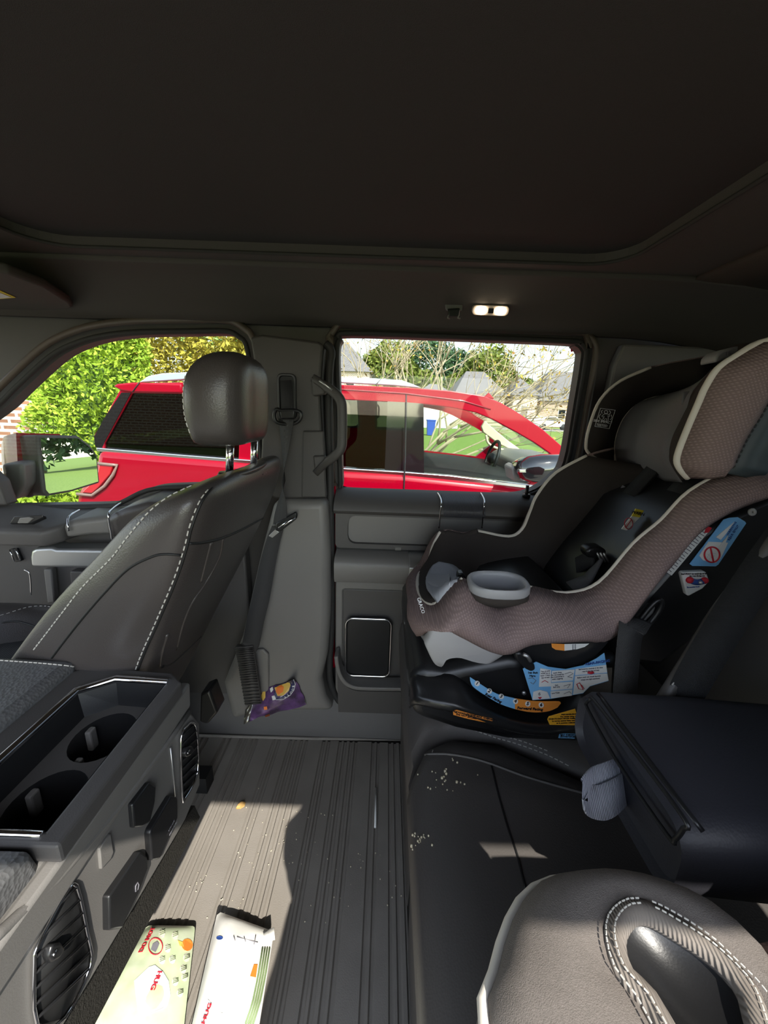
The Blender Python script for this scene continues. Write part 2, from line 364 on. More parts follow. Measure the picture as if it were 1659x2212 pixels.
# ---------------------------------------------------------------- rear door
d1 = struct(thing('door_1', 'dark rear door of the cab with ledge and speaker', 'door', (.2, 1.04, .1)))
D = d1
mesh('inner_panel', *box((-.132, 1.045, .10), (.60, 1.085, .785)), PLM, D, smooth=True, bev=.006)
led = [(1.086, .797), (1.05, .795), (1.015, .782), (.995, .766), (.990, .752), (.998, .742), (1.02, .738), (1.05, .738)]
mesh('top_ledge', *loft([[V((x, y, z)) for y, z in led] for x in (-.135, .1, .3, .6)]), PL, D, ang=50)
mesh('upper_frame', *frame(rrect((.23, 1.03, .69), (1, 0, 0), (0, 0, 1), .73, .115, .012), rrect((.25, 1.03, .687), (1, 0, 0), (0, 0, 1), .70, .082, .022), (0, .02, 0)), PL, D, bev=.003)
mesh('gap_shadow', *box((-.132, 1.035, .627), (.6, 1.046, .640)), PLD, D, smooth=False)
mesh('gap_clip', *box((.035, 1.028, .631), (.052, 1.036, .640)), PLM, D, smooth=False, bev=.001)
arm = [(1.05, .628), (1.0, .622), (.982, .612), (.976, .600), (.980, .560), (.990, .545), (1.05, .540)]
mesh('armrest', *loft([[V((x, y, z)) for y, z in arm] for x in (-.132, 0, .075)]), PLM, D, ang=40)
hd = [(1.03, .628), (.975, .625), (.952, .612), (.948, .590), (.952, .566), (.985, .560), (1.03, .562)]
mesh('pull_handle', *loft([[V((x, y, z)) for y, z in hd] for x in (.073, .085, .2, .35)]), SAT, D, bev=.002, ang=40)
mesh('pocket_frame', *frame(rrect((.03, 1.03, .335), (1, 0, 0), (0, 0, 1), .33, .40, .012), rrect((.015, 1.03, .33), (1, 0, 0), (0, 0, 1), .255, .345, .01), (0, .02, 0)), PLM, D, bev=.006)
mesh('lower_panel', *box((-.125, 1.038, .12), (.16, 1.05, .50)), PL, D, smooth=False, bev=.003)
sp = mesh('speaker_grille', *prism(rrect((-.034, 1.018, .318), (1, 0, 0), (0, 0, 1), .130, .192, .020, 5), (0, .02, 0)), PLB, D, bev=.003)
mesh('speaker_trim', *tube(rrect((-.034, 1.016, .318), (1, 0, 0), (0, 0, 1), .136, .198, .022, 6), .0032, 8, True), CHR, sp)
pk = cat([PY(u, v, 1.0) for u, v in [(728, 1408), (733, 1440), (745, 1462), (765, 1474), (800, 1477), (870, 1478)]], 5)
mesh('pocket_ledge', *strap(pk, V((0, 1, 0)), .05, .012), MATS['mid_plastic'], D, bev=.003)
mesh('pocket_wall', *prism([V((p.x, .99, p.z-.02)) for p in pk]+[V((.20, .99, .105)), V((-.12, .99, .105))], (0, .03, 0)), PL, D, smooth=False, bev=.004)
for u in (948, 1041):
    q = [PY(u-3, 1065, 1.06)]+[PY(u, 1069, 1.04), PY(u+5, 1080, 1.005), PY(u+5, 1092, .985), PY(u+3, 1108, .99), PY(u, 1140, 1.01)]
    mesh('chrome_strip', *tube(cat(q, 4), .0022, 6), CHR, D)
mesh('accent_panel', *loft([[V((x, y-.0015, z+.001)) for y, z in led[1:6]] for x in (.158, .27)], False, False), mat('carbon_accent', srgb(66, 66, 70), .3, bump='ribs', bs=110, bd=.4), D)
pn = PY(1137, 1070, 1.05)
mesh('lock_knob', *join(tube([pn+V((0, 0, -.01)), pn+V((0, 0, .028))], .0045, 10), tube([pn+V((0, 0, -.004)), pn+V((0, 0, .003))], .011, 12)), PLB, D)
# ---------------------------------------------------------------- front door
d2 = struct(thing('door_2', 'dark front passenger door of the cab with silver pull handle', 'door', (-.9, 1.04, .1)))
D = d2
mesh('inner_panel', *box((-1.6, 1.045, .05), (-.40, 1.085, .70)), PL, D, smooth=True, bev=.006)
def ledrow(u, y0, zt, yf, zf, zb): return [V((u, 1.088, zt)), V((u, y0, zt-.004)), V((u, yf+.012, zf+.010)), V((u, yf, zf)), V((u, yf+.004, zb)), V((u, 1.05, zb-.006))]
mesh('top_ledge', *loft([ledrow(x, 1.05, zt, yf, zf, zb) for x, zt, yf, zf, zb in [(-1.6, .712, .915, .684, .646), (-1.02, .712, .915, .684, .646), (-.865, .710, .915, .684, .648), (-.835, .712, .945, .69, .655)]]), PL, D, bev=.008, ang=60)
mesh('accent_panel', *loft([ledrow(x, 1.05, zt, yf, zf, zb) for x, zt, yf, zf, zb in [(-.836, .716, .952, .694, .662), (-.79, .716, .978, .700, .664), (-.742, .722, .988, .705, .664)]]), PLM, D, bev=.006, ang=60)
mesh('shoulder_pad', *loft([ledrow(x, 1.06, zt, yf, zf, zb) for x, zt, yf, zf, zb in [(-.742, .726, .982, .705, .655), (-.69, .755, .982, .73, .645), (-.63, .775, .982, .748, .63), (-.42, .78, .982, .752, .62)]]), LEA, D, bev=.012, bseg=3, ang=60)
for u0, v0, pts in ((0, 0, [(173, 1101), (160, 1108), (148, 1118), (147, 1135), (149, 1147)]), (0, 0, [(262, 1086), (245, 1098), (235, 1110), (236, 1130), (240, 1150), (242, 1165)])):
    mesh('chrome_strip', *tube(cat([PY(u, v, Y) for (u, v), Y in zip(pts, (1.02, .99, .965, .95, .95) if len(pts) == 5 else (1.05, 1.01, .975, .972, .972, .972))], 4), .0026, 6), CHR, D)
ws = mesh('window_switch', *prism(PYs([(20, 1131), (30, 1115), (92, 1112), (94, 1118), (66, 1131)], .945), (0, .01, -.006)), PLB, D, bev=.002)
mesh('switch_rocker', *prism(PYs([(36, 1131), (42, 1119), (62, 1117), (72, 1120), (60, 1131)], .942), (0, .008, .0)), PLM, ws, bev=.002)
hp = [(66, 1190), (76, 1185), (110, 1183), (120, 1187), (222, 1188), (233, 1194), (236, 1208), (230, 1229), (66, 1225), (64, 1205)]
mesh('pull_handle', *prism(PYs(hp, .955), (0, .05, .004)), SAT, D, bev=.008, bseg=3)
lk = mesh('lock_switch', *prism(PYs([(20, 1187), (34, 1185), (46, 1212), (32, 1215)], 1.035), (0, .01, 0)), PLB, D, bev=.002)
for a, b in (((21, 1187), (31, 1213)), ((34, 1185), (44, 1210))):
    mesh('switch_trim', *tube(PYs([a, b], 1.03), .002, 6), CHR, lk)
mesh('pocket_trim', *tube(cat(PYs([(53, 1231), (62, 1236), (66, 1250), (67, 1285)], 1.03), 3), .0022, 6), CHR, D)
mesh('pocket_post', *prism(PYs([(93, 1230), (110, 1230), (118, 1302), (102, 1304)], 1.02), (0, .02, 0)), PLM, D, bev=.004)
for pts in ([(150, 1234), (200, 1236), (188, 1262), (153, 1266)], [(158, 1270), (184, 1270), (170, 1300), (160, 1300)]):
    mesh('pocket_block', *prism(PYs(pts, 1.02), (0, .03, 0)), PL, D, bev=.004)
# the A pillar sail and the mirror
tp = struct(mesh('trim_6', *prism(PYs([(-90, 1000), (-40, 1010), (-6, 1040), (13, 1092), (-90, 1095)], 1.05), (0, .04, 0)), PL, bev=.006))
mir = thing('side_mirror', 'red capped side mirror of the truck reflecting lawn and trees', 'mirror', tuple(PY(100, 1010, 1.32)))
YM = 1.30
cm = PY(146, 1006, YM)
glasspts = [(84, 946), (165, 947), (190, 966), (204, 985), (209, 1040), (150, 1058), (103, 1066), (96, 1058)]
nrm = V((.955, -.28, .066)).normalized()
def onplane(u, v, off=0):
    d = ray(u, v); return EYE + d*(((cm+nrm*off-EYE).dot(nrm))/d.dot(nrm))
gp = [onplane(u, v) for u, v in glasspts]
gc = sum(gp, V())/len(gp)
big = [gc+(p-gc)*1.10 for p in gp]; 
back1 = [gc+(p-gc)*1.10-nrm*.06 for p in gp]; back2 = [gc+(p-gc)*1.0-nrm*.15 for p in gp]; back3 = [gc+(p-gc)*.7-nrm*.21+V((0, .01, 0)) for p in gp]
big0 = [p+nrm*.004 for p in big]
hs = mesh('housing', *loft([big0, back1, back2, back3]), PL, mir, bev=.006, bseg=2, ang=70)
mesh('mirror_glass', *prism([p+nrm*.0045 for p in gp], nrm*.003), MIR, mir, smooth=False)
def zsplit(loop, zz): return [V((p.x, p.y, max(p.z, zz))) for p in loop]
cap = [[V(p)+V((-.004, -.004, .006)) for p in zsplit([gc+(q-gc)*s-nrm*dd for q in gp], gc.z-.005)] for s, dd in ((1.115, .075), (1.05, .125), (1.01, .152), (.72, .216))]
mesh('red_cap', *loft(cap), RED, mir, ang=70)
mesh('mirror_arm', *prism([PY(u, v, 1.16) for u, v in [(0, 1002), (48, 1000), (52, 1048), (30, 1080), (14, 1084)]], (-.02, .10, .0)), PLM, mir, bev=.012, bseg=3)
mesh('arm_bridge', *prism([PY(u, v, 1.22) for u, v in [(40, 1006), (84, 1010), (88, 1060), (60, 1078), (40, 1072)]], (-.02, .06, .0)), PL, mir, bev=.012, bseg=3)
# ---------------------------------------------------------------- things on the rail
DLY = .968
lg = thing('dome_light', 'lit white reading lamp with two bulbs in the headliner above the rear window', 'lamp', tuple(PY(1060, 671, .985)))
q0 = PY(1060, 671, DLY); rx = (PY(1061, 671.035, DLY)-q0).normalized(); ru = V((0, -.30, -.95)).cross(rx); ru = V((0, .36, -.0))
ry = V((0, -.42, .90)).normalized()
mesh('bezel', *prism(rrect(q0, rx, ry, .083, .021, .0085, 5), rx.cross(ry)*-.012), mat('lamp_bezel', srgb(226, 204, 186), .5), lg, bev=.001)
EM = mat('lamp_glow', (1, .86, .66, 1), .5, emit=7)
for s in (-1, 1):
    mesh('bulb_lens', *prism(ell(q0+rx*s*.022, rx, ry, .013, .0085, 20), rx.cross(ry)*.003), EM, lg, smooth=False)
mesh('lamp_switch', *prism(rrect(q0, rx, ry, .012, .010, .001, 2), rx.cross(ry)*.003), PLB, lg, smooth=False)
hk = thing('coat_hook', 'small dark coat hook left of the reading lamp', 'hook', tuple(PY(980, 672, .985)))
mesh('hook_plate', *prism(PYs([(961, 657), (1000, 657), (998, 672), (964, 672)], .972), (0, .014, .006)), PLM, hk, bev=.002)
mesh('hook_body', *prism(PYs([(968, 668), (994, 666), (992, 684), (970, 684)], .962), (0, .012, .004)), PLB, hk, bev=.002)
for u in (969, 991): mesh('hook_prong', *tube(PYs([(u, 680), (u-2, 687), (u+3, 688)], .958), .0018, 6), PLM, hk)
vis = thing('sun_visor', 'folded grey sun visor with a yellow edged label above the front window', 'visor', (-.85, .85, 1.25))
mesh('visor_panel', *prism([PZ(u, v, 1.225) for u, v in [(-160, 560), (20, 592), (100, 622), (152, 655), (158, 664), (148, 669), (60, 672), (-160, 690)]], (0, 0, .018)), HEAD, vis, bev=.006, bseg=3)
mesh('visor_label', *prism([PZ(u, v, 1.2235) for u, v in [(-60, 622), (0, 628), (34, 643), (0, 646), (-60, 650)]], (0, 0, .0008)), YEL, vis, smooth=False)
mesh('label_paper', *prism([PZ(u, v, 1.2222) for u, v in [(-60, 627), (0, 633), (24, 642.5), (0, 645), (-60, 648)]], (0, 0, .0008)), STW, vis, smooth=False)
# grab handle on the pillar
gh = thing('grab_handle', 'dark grab handle standing off the pillar beside the rear window', 'handle', tuple(PY(725, 920, 1.0)))
gpth = cat([PY(u, v, Y) for u, v, Y in [(676, 816, 1.0), (700, 832, .975), (722, 848, .965), (736, 866, .96), (739, 890, .96), (739, 940, .96), (737, 968, .96), (724, 984, .962), (704, 1000, .972), (682, 1022, 1.0)]], 5)
rr = []
for i, p in enumerate(gpth):
    f = i/(len(gpth)-1); rr.append(.0115 if .12 < f < .88 else .0095)
gm = []
for i, p in enumerate(gpth):
    a, b = gpth[max(i-1, 0)], gpth[min(i+1, len(gpth)-1)]; T = (b-a).normalized(); n1 = V((0, 1, 0)); n2 = T.cross(n1).normalized()
    gm.append([p+n1*x*.011+n2*z*rr[i] for x, z in ((1, .6), (.6, 1), (-.6, 1), (-1, .6), (-1, -.6), (-.6, -1), (.6, -1), (1, -.6))])
mesh('grip', *loft(gm), PLK, gh, ang=60)
for pts in ([(672, 812), (700, 830), (704, 852), (676, 856)], [(676, 985), (702, 984), (706, 1000), (680, 1024)]):
    mesh('handle_foot', *prism(PYs(pts, .985), (0, .02, 0)), PLK, gh, bev=.004)
mesh('handle_trim', *tube(PYs([(690, 822), (704, 832), (718, 843)], .957), .003, 6), SAT, gh)
# ---------------------------------------------------------------- front belt
sb = thing('seat_belt', 'dark front seat belt hanging on the pillar behind the front seat', 'belt', tuple(PY(535, 1450, .95)))
b1 = [PY(u, v, Y) for u, v, Y in [(617, 822, .995), (619, 860, .985), (620, 895, .975)]]
mesh('webbing', *strap(b1, (1, 0, 0), .028, .0014), WEBB, sb)
ring = cat(PYs([(592, 898), (598, 912), (620, 916), (640, 913), (650, 902), (648, 890), (630, 886), (608, 887), (597, 884)], .97), 3, True)
mesh('belt_guide', *tube(ring, .0045, 8, True), PLB, sb)
mesh('guide_cover', *prism(PYs([(603, 886), (638, 884), (636, 905), (606, 906)], .966), (0, .012, 0)), PLB, sb, bev=.004)
tw = [(618, 905, .968), (617, 950, .965), (614, 1000, .962), (612, 1040, .96), (611, 1070, .958), (608, 1100, .955), (603, 1135, .95)]
P2 = cat([PY(u, v, Y) for u, v, Y in tw], 4); n = len(P2)
wd = []; ww = []
for i in range(n):
    f = i/(n-1); a = R(20 + 70*min(1, f/.5) if f < .5 else 90-70*min(1, (f-.5)/.4)); wd.append(V((math.cos(a), -math.sin(a), 0))); ww.append(.044-.008*f)
mesh('webbing', *strap(P2, wd, ww, .0014), WEB, sb)
lt = mesh('latch_plate', *prism(PYs([(596, 1130), (638, 1106), (642, 1112), (640, 1122), (604, 1150), (594, 1146)], .945), (0, .012, 0)), PLB, sb, bev=.003)
mesh('plate_bar', *tube(PYs([(602, 1140), (638, 1118)], .941), .0035, 8), CHR, lt)
mesh('plate_tongue', *prism(PYs([(594, 1144), (603, 1150), (588, 1162), (580, 1158)], .946), (0, .004, 0)), SAT, lt, bev=.001)
P3 = cat([PY(u, v, Y) for u, v, Y in [(600, 1140, .95), (590, 1170, .95), (578, 1220, .945), (564, 1290, .94), (552, 1340, .935), (542, 1390, .93), (534, 1402, .928)]], 4)
mesh('webbing', *strap(P3, V((1, .1, .25)), [.030+.016*min(1, i/12) for i in range(len(P3))], .0014), WEB, sb)
P4 = cat([PY(u, v, Y) for u, v, Y in [(528, 1396, .925), (534, 1430, .925), (540, 1470, .93), (548, 1520, .94)]], 8)
ws_ = [.046+(.0025 if i % 2 else 0) for i in range(len(P4))]
mesh('ribbed_sleeve', *strap(P4, V((1, .1, .15)), ws_, [.006][0]), PL, sb)
for i in range(1, len(P4)-1):
    a, b = P4[i]-V((.024, .006, .003)), P4[i]+V((.024, -.006, .003)); mesh('sleeve_rib', *tube([a, b], .0014, 5), PLB, sb)
mesh('seat_wedge', *prism(PYs([(505, 1400), (530, 1396), (560, 1520), (538, 1530)], .965), (0, .02, 0)), PL, lp, bev=.004)
# ================================================================ picking points on finished surfaces
from mathutils.bvhtree import BVHTree
_bv = {}
def bvh(o):
    if o.name not in _bv:
        bpy.context.view_layer.update(); dg = bpy.context.evaluated_depsgraph_get()
        ev = o.evaluated_get(dg); me = ev.to_mesh(); w = o.matrix_world
        _bv[o.name] = BVHTree.FromPolygons([w @ v.co for v in me.vertices], [tuple(p.vertices) for p in me.polygons]); ev.to_mesh_clear()
    return _bv[o.name]
def on(o, u, v, off=.0005, back=None):
    d = ray(u, v).normalized(); h = bvh(o).ray_cast(EYE, d)
    if h[0] is None: return None
    n = h[1] if h[1].dot(d) < 0 else -h[1]
    return h[0]+n*off
def line(o, pts, off=.0005, k=5):
    q = [V((u, v, 0)) for u, v in pts]; q = cat(q, k); r = [on(o, p.x, p.y, off) for p in q]
    return [p for p in r if p is not None]
def seam(name, o, pts, m, r=.0012, parent=None, off=.0002, k=5):
    p = line(o, pts, off, k)
    if len(p) > 1: return mesh(name, *tube(p, r, 6), m, parent or o)
def sew(o, pts, parent=None, off=.0006, step=.009, ln=.0055, r=.0009, k=6):
    p = line(o, pts, off, k)
    if len(p) > 1: return mesh('stitching', *stitches(p, step, ln, r), THR, parent or o, smooth=False)
# ================================================================ front passenger seat
fs = thing('front_seat', 'black leather front passenger seat leaning back, seen from behind', 'seat', (-.6, .67, 0))
def interp(tab, z):
    t = sorted(tab)
    for (z0, a), (z1, b) in zip(t, t[1:]):
        if z <= z1 or (z1, b) == t[-1]: return a+(b-a)*(z-z0)/(z1-z0)
TA = [(.30, -.80), (.40, -.74), (.50, -.672), (.634, -.566), (.695, -.508), (.761, -.446), (.806, -.397), (.839, -.366), (.873, -.332), (.895, -.295), (.908, -.272), (.915, -.258)]
TB = [(.30, -.53), (.40, -.475), (.50, -.425), (.656, -.341), (.734, -.303), (.796, -.272), (.84, -.254), (.868, -.245), (.902, -.235), (.915, -.235)]
def sring(z, sy=1.0, sx=1.0):
    a, b = interp(TA, z), interp(TB, z); m = (a+b)/2; c = .67
    pts = [(a+.003, .508), (a, .495), (a+.004, .484), ((a*2+b)/3, .468), ((a+2*b)/3, .46), (b-.004, .462), (b+.012, .49), (b+.016, .58), (b+.014, .67), (b+.016, .76), (b+.012, .85), (b-.004, .878), (m, .882), (a, .845), (a+.03, .80), (a+.055, .74), (a+.06, .67), (a+.055, .60), (a+.03, .54)]
    return [V((m+(x-m)*sx, c+(y-c)*sy, z)) for x, y in pts]
rings = [sring(z, .87) for z in (.30, .40, .50)]+[sring(.60, .885), sring(.68, .95)]+[sring(z) for z in (.75, .80, .84, .87)]+[sring(.893, .985, .97), sring(.907, .94, .85), sring(.914, .80, .6), sring(.916, .5, .3)]
bk = mesh('backrest', *loft(rings), LEA, fs, sub=2)
sew(bk, [(p[0]+1.5, p[1]+1) for p in [(72, 1402), (100, 1366), (140, 1314), (179, 1265), (239, 1205), (276, 1157), (318, 1108), (359, 1075), (396, 1056), (420, 1046)]], step=.008, ln=.0055)
B_ = [(291, 1445), (306, 1406), (336, 1339), (374, 1249), (396, 1182), (407, 1137), (428, 1083), (452, 1052)]
sew(bk, [(u+2, v) for u, v in B_], step=.010, ln=.0065)
seam('seam', bk, [(u+7, v+2) for u, v in B_], PLD, .0016)
seam('seam', bk, [(390, 1199), (355, 1197), (325, 1204), (276, 1230), (224, 1283), (179, 1335), (140, 1384), (112, 1421)], PLD, .0018)
seam('seam', bk, [(408, 1174), (440, 1172), (480, 1162), (530, 1140), (586, 1108)], PLD, .0022)
hi = mat('worn_crease', srgb(92, 86, 80), .4)
for p in ([(482, 1162), (475, 1201), (448, 1253), (415, 1302), (396, 1346), (382, 1402)], [(456, 1172), (446, 1210), (434, 1257)], [(350, 1440), (374, 1432), (448, 1361), (510, 1294), (548, 1215)], [(346, 1440), (350, 1410), (362, 1370)]):
    seam('pocket_crease', bk, p, LEA, .0035, off=-.001)
hr0 = [(.953, -.268, .030, .055), (.957, -.264, .040, .078), (.972, -.262, .043, .087), (1.0, -.263, .046, .092), (1.03, -.262, .046, .092), (1.055, -.258, .044, .089), (1.075, -.252, .036, .078), (1.087, -.248, .022, .055), (1.091, -.246, .008, .025)]
def hring(z, x, rx, ry):
    out = []; rx *= 1.1; ry *= 1.03; z = .953+(z-.953)*1.045
    for i in range(24):
        a = 2*math.pi*i/24; ca, sa = math.cos(a), math.sin(a); X = rx*math.copysign(abs(ca)**.62, ca); Y = ry*math.copysign(abs(sa)**.62, sa)
        if X > 0: X *= 1-.18*math.exp(-(Y/.022)**2)   # shallow channel up the back
        out.append(V((x+X, .664+Y, z)))
    return out
hrst = mesh('headrest', *loft([hring(*h) for h in hr0]), LEA, fs, sub=1)
sew(hrst, [(447, 762), (420, 776), (403, 806), (396, 850), (400, 900), (412, 938)], hrst, step=.008)
for u, v0, v1, Y in ((497, 950, 1024, .625), (549, 945, 1016, .70)):
    ps = mesh('headrest_post', *tube([PY(u+1, v0, Y), PY(u-1.5, v1, Y)], .0062, 12), CHR, fs)
    mesh('post_collar', *tube([PY(u-1.5, v1-3, Y), PY(u-2, v1+6, Y)], [.016, .019], 14), PLB, ps)
cy = [(.452, .36), (.455, .46), (.475, .498), (.52, .505), (.565, .492), (.60, .468), (.67, .462), (.74, .468), (.775, .488), (.82, .502), (.87, .495), (.895, .465), (.90, .36)]
cu_ = mesh('seat_cushion', *loft([[V((x, .675+(y-.675)*k, z+dz+.014)) for y, z in cy] for x, dz, k in [(-1.10, -.06, .8), (-1.08, .0, .92), (-1.0, .012, 1), (-.85, .012, 1), (-.70, 0, 1), (-.55, -.01, 1)]]), LEA, fs, sub=2)
mesh('cushion_insert', *grid([[V((x, y, .486+.006*((y-.67)/.08)**2)) for y in (.60, .63, .67, .71, .745)] for x in (-1.0, -.85, -.7, -.58)]), LEAP, fs, solid=.006)
sew(cu_, [(0, 1330), (14, 1326), (60, 1312), (100, 1310), (140, 1318)], step=.009)
seam('seam', cu_, [(4, 1345), (40, 1343), (90, 1358), (130, 1372)], PLD, .002)
mesh('seat_base', *box((-1.0, .50, .04), (-.52, .86, .36)), PLB, fs, smooth=False, bev=.01)
for y in (.54, .82): mesh('seat_rail', *box((-1.05, y-.02, .0), (-.45, y+.02, .05)), PLD, fs, smooth=False)
mesh('rail_cover', *prism([PY(u, v, .80) for u, v in [(432, 1500), (452, 1492), (470, 1540), (448, 1566), (430, 1560)]], (0, .05, 0)), PLB, fs, bev=.006)
pp = mesh('paper_scrap', *grid([[PZ(u, v, .512+dz) for u, v, dz in row] for row in ([(36, 1426, 0), (48, 1412, .012), (62, 1406, .006)], [(46, 1430, .0), (58, 1420, .008), (72, 1412, .002)])]), STW, solid=.001)
tag(pp, 'crumpled white paper scrap on the front passenger seat', 'paper')
# ================================================================ centre console
cs = thing('centre_console', 'dark centre console between the front seats with two empty cup holders', 'console', (-.45, .32, 0))
mesh('pedestal', *box((-1.2, .16, 0), (-.52, .455, .42)), CARP, cs, smooth=False, bev=.01)
mesh('body', *prism([(-1.2, .145, .40), (-.31, .145, .40), (-.295, .145, .565), (-.285, .145, .57), (-.282, .145, .612), (-.297, .145, .613), (-.297, .145, .53), (-.415, .145, .53), (-.415, .145, .618), (-1.2, .145, .622)], (0, .345, 0)), PLM, cs, bev=.004)
ZT = .635
well = [(-.408, .262), (-.408, .437), (-.372, .462), (-.300, .458), (-.300, .262)]
wl3 = [V((x, y, ZT)) for x, y in well]
mesh('top_trim', *holed([(-.445, .25, ZT), (-.445, .478, ZT), (-.428, .489, ZT), (-.303, .481, ZT), (-.279, .462, ZT), (-.279, .25, ZT)], [wl3], (0, 0, -.022)), PL, cs, smooth=False, bev=.003)
ctr = V((-.352, .36, 0))
tl = [V((-.352+(x+.352)*.86, .36+(y-.36)*.93, .598)) for x, y in well]
cw = mesh('cup_well', *join(loft([[p+V((0, 0, -.001)) for p in wl3], tl], True, False)), PLB, cs, smooth=False)
cups = [(-.353, .402), (-.353, .315)]
holes = [ell((x, y, .598), (1, 0, 0), (0, 1, 0), .036, .039, 28) for x, y in cups]
mesh('well_floor', *holed(tl, holes, (0, 0, -.003)), PL, cw, smooth=False)
for h in holes:
    c = sum(h, V())/len(h)
    mesh('cup_holder', *join(loft([h, [c+(p-c)*.96+V((0, 0, -.06)) for p in h]], True, False), ([c+(p-c)*.96+V((0, 0, -.0595)) for p in h], [tuple(range(len(h)))])), PLB, cw, ang=40)
    for a in (.6, 2.7, 4.4):
        q = c+V((math.cos(a)*.032, math.sin(a)*.034, -.02)); mesh('cup_finger', *obox(q, (.008, 0, 0), (0, .012, 0), (0, 0, .03)), PLM, cw, smooth=False, bev=.002)
chp = [V((-.409, .262, ZT+.001)), V((-.409, .436, ZT+.001)), V((-.372, .463, ZT+.001)), V((-.296, .460, ZT+.001))]
mesh('chrome_rail', *tube(chp, .0052, 10), CHR, cs, ang=60)
mesh('chrome_rail', *tube([V((-.42, .258, ZT+.001)), V((-.300, .258, ZT+.001))], .0032, 8), CHR, cs)
lid = mesh('armrest_lid', *box((-1.15, .15, .622), (-.443, .487, .650)), LEAC, cs, bev=.012, bseg=3)
sew(lid, [(0, 1427), (60, 1431), (120, 1436), (165, 1441)], step=.007, ln=.005)
mesh('body_end', *box((-.415, .145, .52), (-.297, .262, .613)), PLM, cs, smooth=False, bev=.004)
mesh('knee_pad', *loft([[V((x, y, z)) for y, z in [(.10, .55), (.115, .62), (.14, .638), (.20, .644), (.245, .638), (.252, .60)]] for x in (-1.15, -.6, -.36, -.305, -.298)]), LEAC, cs, ang=60, bev=.006)
rp = [(410, 1534), (432, 1562), (433, 1695), (402, 1770), (384, 1802), (300, 1945), (139, 2215), (90, 2300), (-30, 2300), (-30, 2060), (0, 2010), (120, 1900), (253, 1744), (368, 1593)]
XR = -.289
rpan = mesh('rear_panel', *prism([PX(u, v, XR) for u, v in rp], (-.02, 0, 0)), PLM, cs, bev=.004)
mesh('panel_ledge', *tube([PX(u, v, XR+.002) for u, v in [(408, 1538), (368, 1594), (253, 1746), (120, 1902), (0, 2014), (-40, 2050)]], .0045, 8), PLM, cs)
mesh('carpet_edge', *prism([PX(u, v, XR-.012) for u, v in [(420, 1740), (432, 1765), (330, 1975), (180, 2260), (120, 2300), (90, 2300), (300, 1925)]], (-.03, 0, 0)), CARP, cs, smooth=False)
def pxpoly(name, pts, x, t, m, parent, bev=.0015): return mesh(name, *prism([PX(u, v, x) for u, v in pts], (-t, 0, 0)), m, parent, bev=bev)
for nm, out_, kn in (('a', [(404, 1570), (416, 1562), (425, 1580), (427, 1668), (400, 1724), (394, 1720), (391, 1596)], (407, 1622)), ('b', [(165, 1914), (139, 1936), (106, 1995), (80, 2046), (74, 2080), (80, 2215), (139, 2200), (196, 2084), (188, 2016)], (118, 2055))):
    ve = pxpoly('air_vent', out_, XR+.0015, .004, PLD, cs, 0)
    ctrv = sum((V((u, v, 0)) for u, v in out_), V())/len(out_)
    q = [PX(u, v, XR+.003) for u, v in out_]
    mesh('vent_trim', *tube(cat(q, 3, True), .0018, 6, True), CHR, ve)
    us = [u for u, v in out_]; vs_ = [v for u, v in out_]
    n = 9
    for i in range(n):   # slanted slats clipped to the opening
        y0 = min(vs_)+(max(vs_)-min(vs_))*(i+.7)/n; seg = []
        for t in range(60):
            u = min(us)+(max(us)-min(us))*t/59; v = y0-(u-min(us))*.95
            ins = False; m_ = len(out_)
            for a in range(m_):
                (x1, y1), (x2, y2) = out_[a], out_[(a+1) % m_]
                if (y1 > v) != (y2 > v) and u < (x2-x1)*(v-y1)/(y2-y1)+x1: ins = not ins
            if ins: seg.append((u, v))
        if len(seg) > 3: mesh('vent_slat', *tube([PX(*seg[0], XR+.003), PX(*seg[-1], XR+.003)], .0016, 5), PLB, ve)
    s = .7 if nm == 'a' else 1.25
    mesh('vent_knob', *prism([PX(kn[0]+a*s, kn[1]+b*s, XR+.010) for a, b in [(-9, 10), (-2, -12), (12, -16), (20, -4), (8, 14), (-4, 20)]], (-.008, 0, 0)), PLB, ve, bev=.002)
    mesh('knob_pin', *tube([PX(kn[0]-3*s, kn[1]+8*s, XR+.011), PX(kn[0]+3*s, kn[1]-2*s, XR+.011)], .0014, 6), CHR, ve)
po = pxpoly('power_outlet', [(324, 1690), (338, 1698), (336, 1728), (326, 1775), (307, 1787), (291, 1788), (287, 1738)], XR+.006, .008, PLB, cs, .002)
po2 = pxpoly('power_outlet', [(371, 1719), (384, 1723), (385, 1765), (346, 1856), (329, 1859), (325, 1800), (328, 1790)], XR+.008, .010, PLB, cs, .002)
o = PX(371, 1786, XR+.0082); e1 = PX(377, 1775, XR+.0082)-o; e2 = PX(367, 1781, XR+.0082)-o
for k, s in ((0, '110V AC'), (1, '400W MAX')):
    text('lettering', s, INKG, o-e2*(k-.5)*1.0, e1, e2, .0042, po2, ext=.0002)
po3 = pxpoly('power_outlet', [(304, 1839), (319, 1850), (321, 1873), (300, 1930), (264, 2006), (238, 2010), (237, 1937)], XR+.008, .010, PLB, cs, .002)
fr = [PX(u, v, XR+.0085) for u, v in [(297, 1906), (300, 1911), (298, 1922), (293, 1926), (293, 1914)]]
mesh('port_mark', *tube(fr, .0006, 5, True), INKG, po3)
pxpoly('blank_plate', [(240, 1800), (230, 1812), (216, 1834), (220, 1878), (240, 1856), (246, 1840)], XR+.003, .004, PLM, rpan, .001)
mesh('panel_groove', *tube([PX(u, v, XR+.001) for u, v in [(368, 1615), (373, 1660), (378, 1720)]], .0012, 6), SAT, rpan)
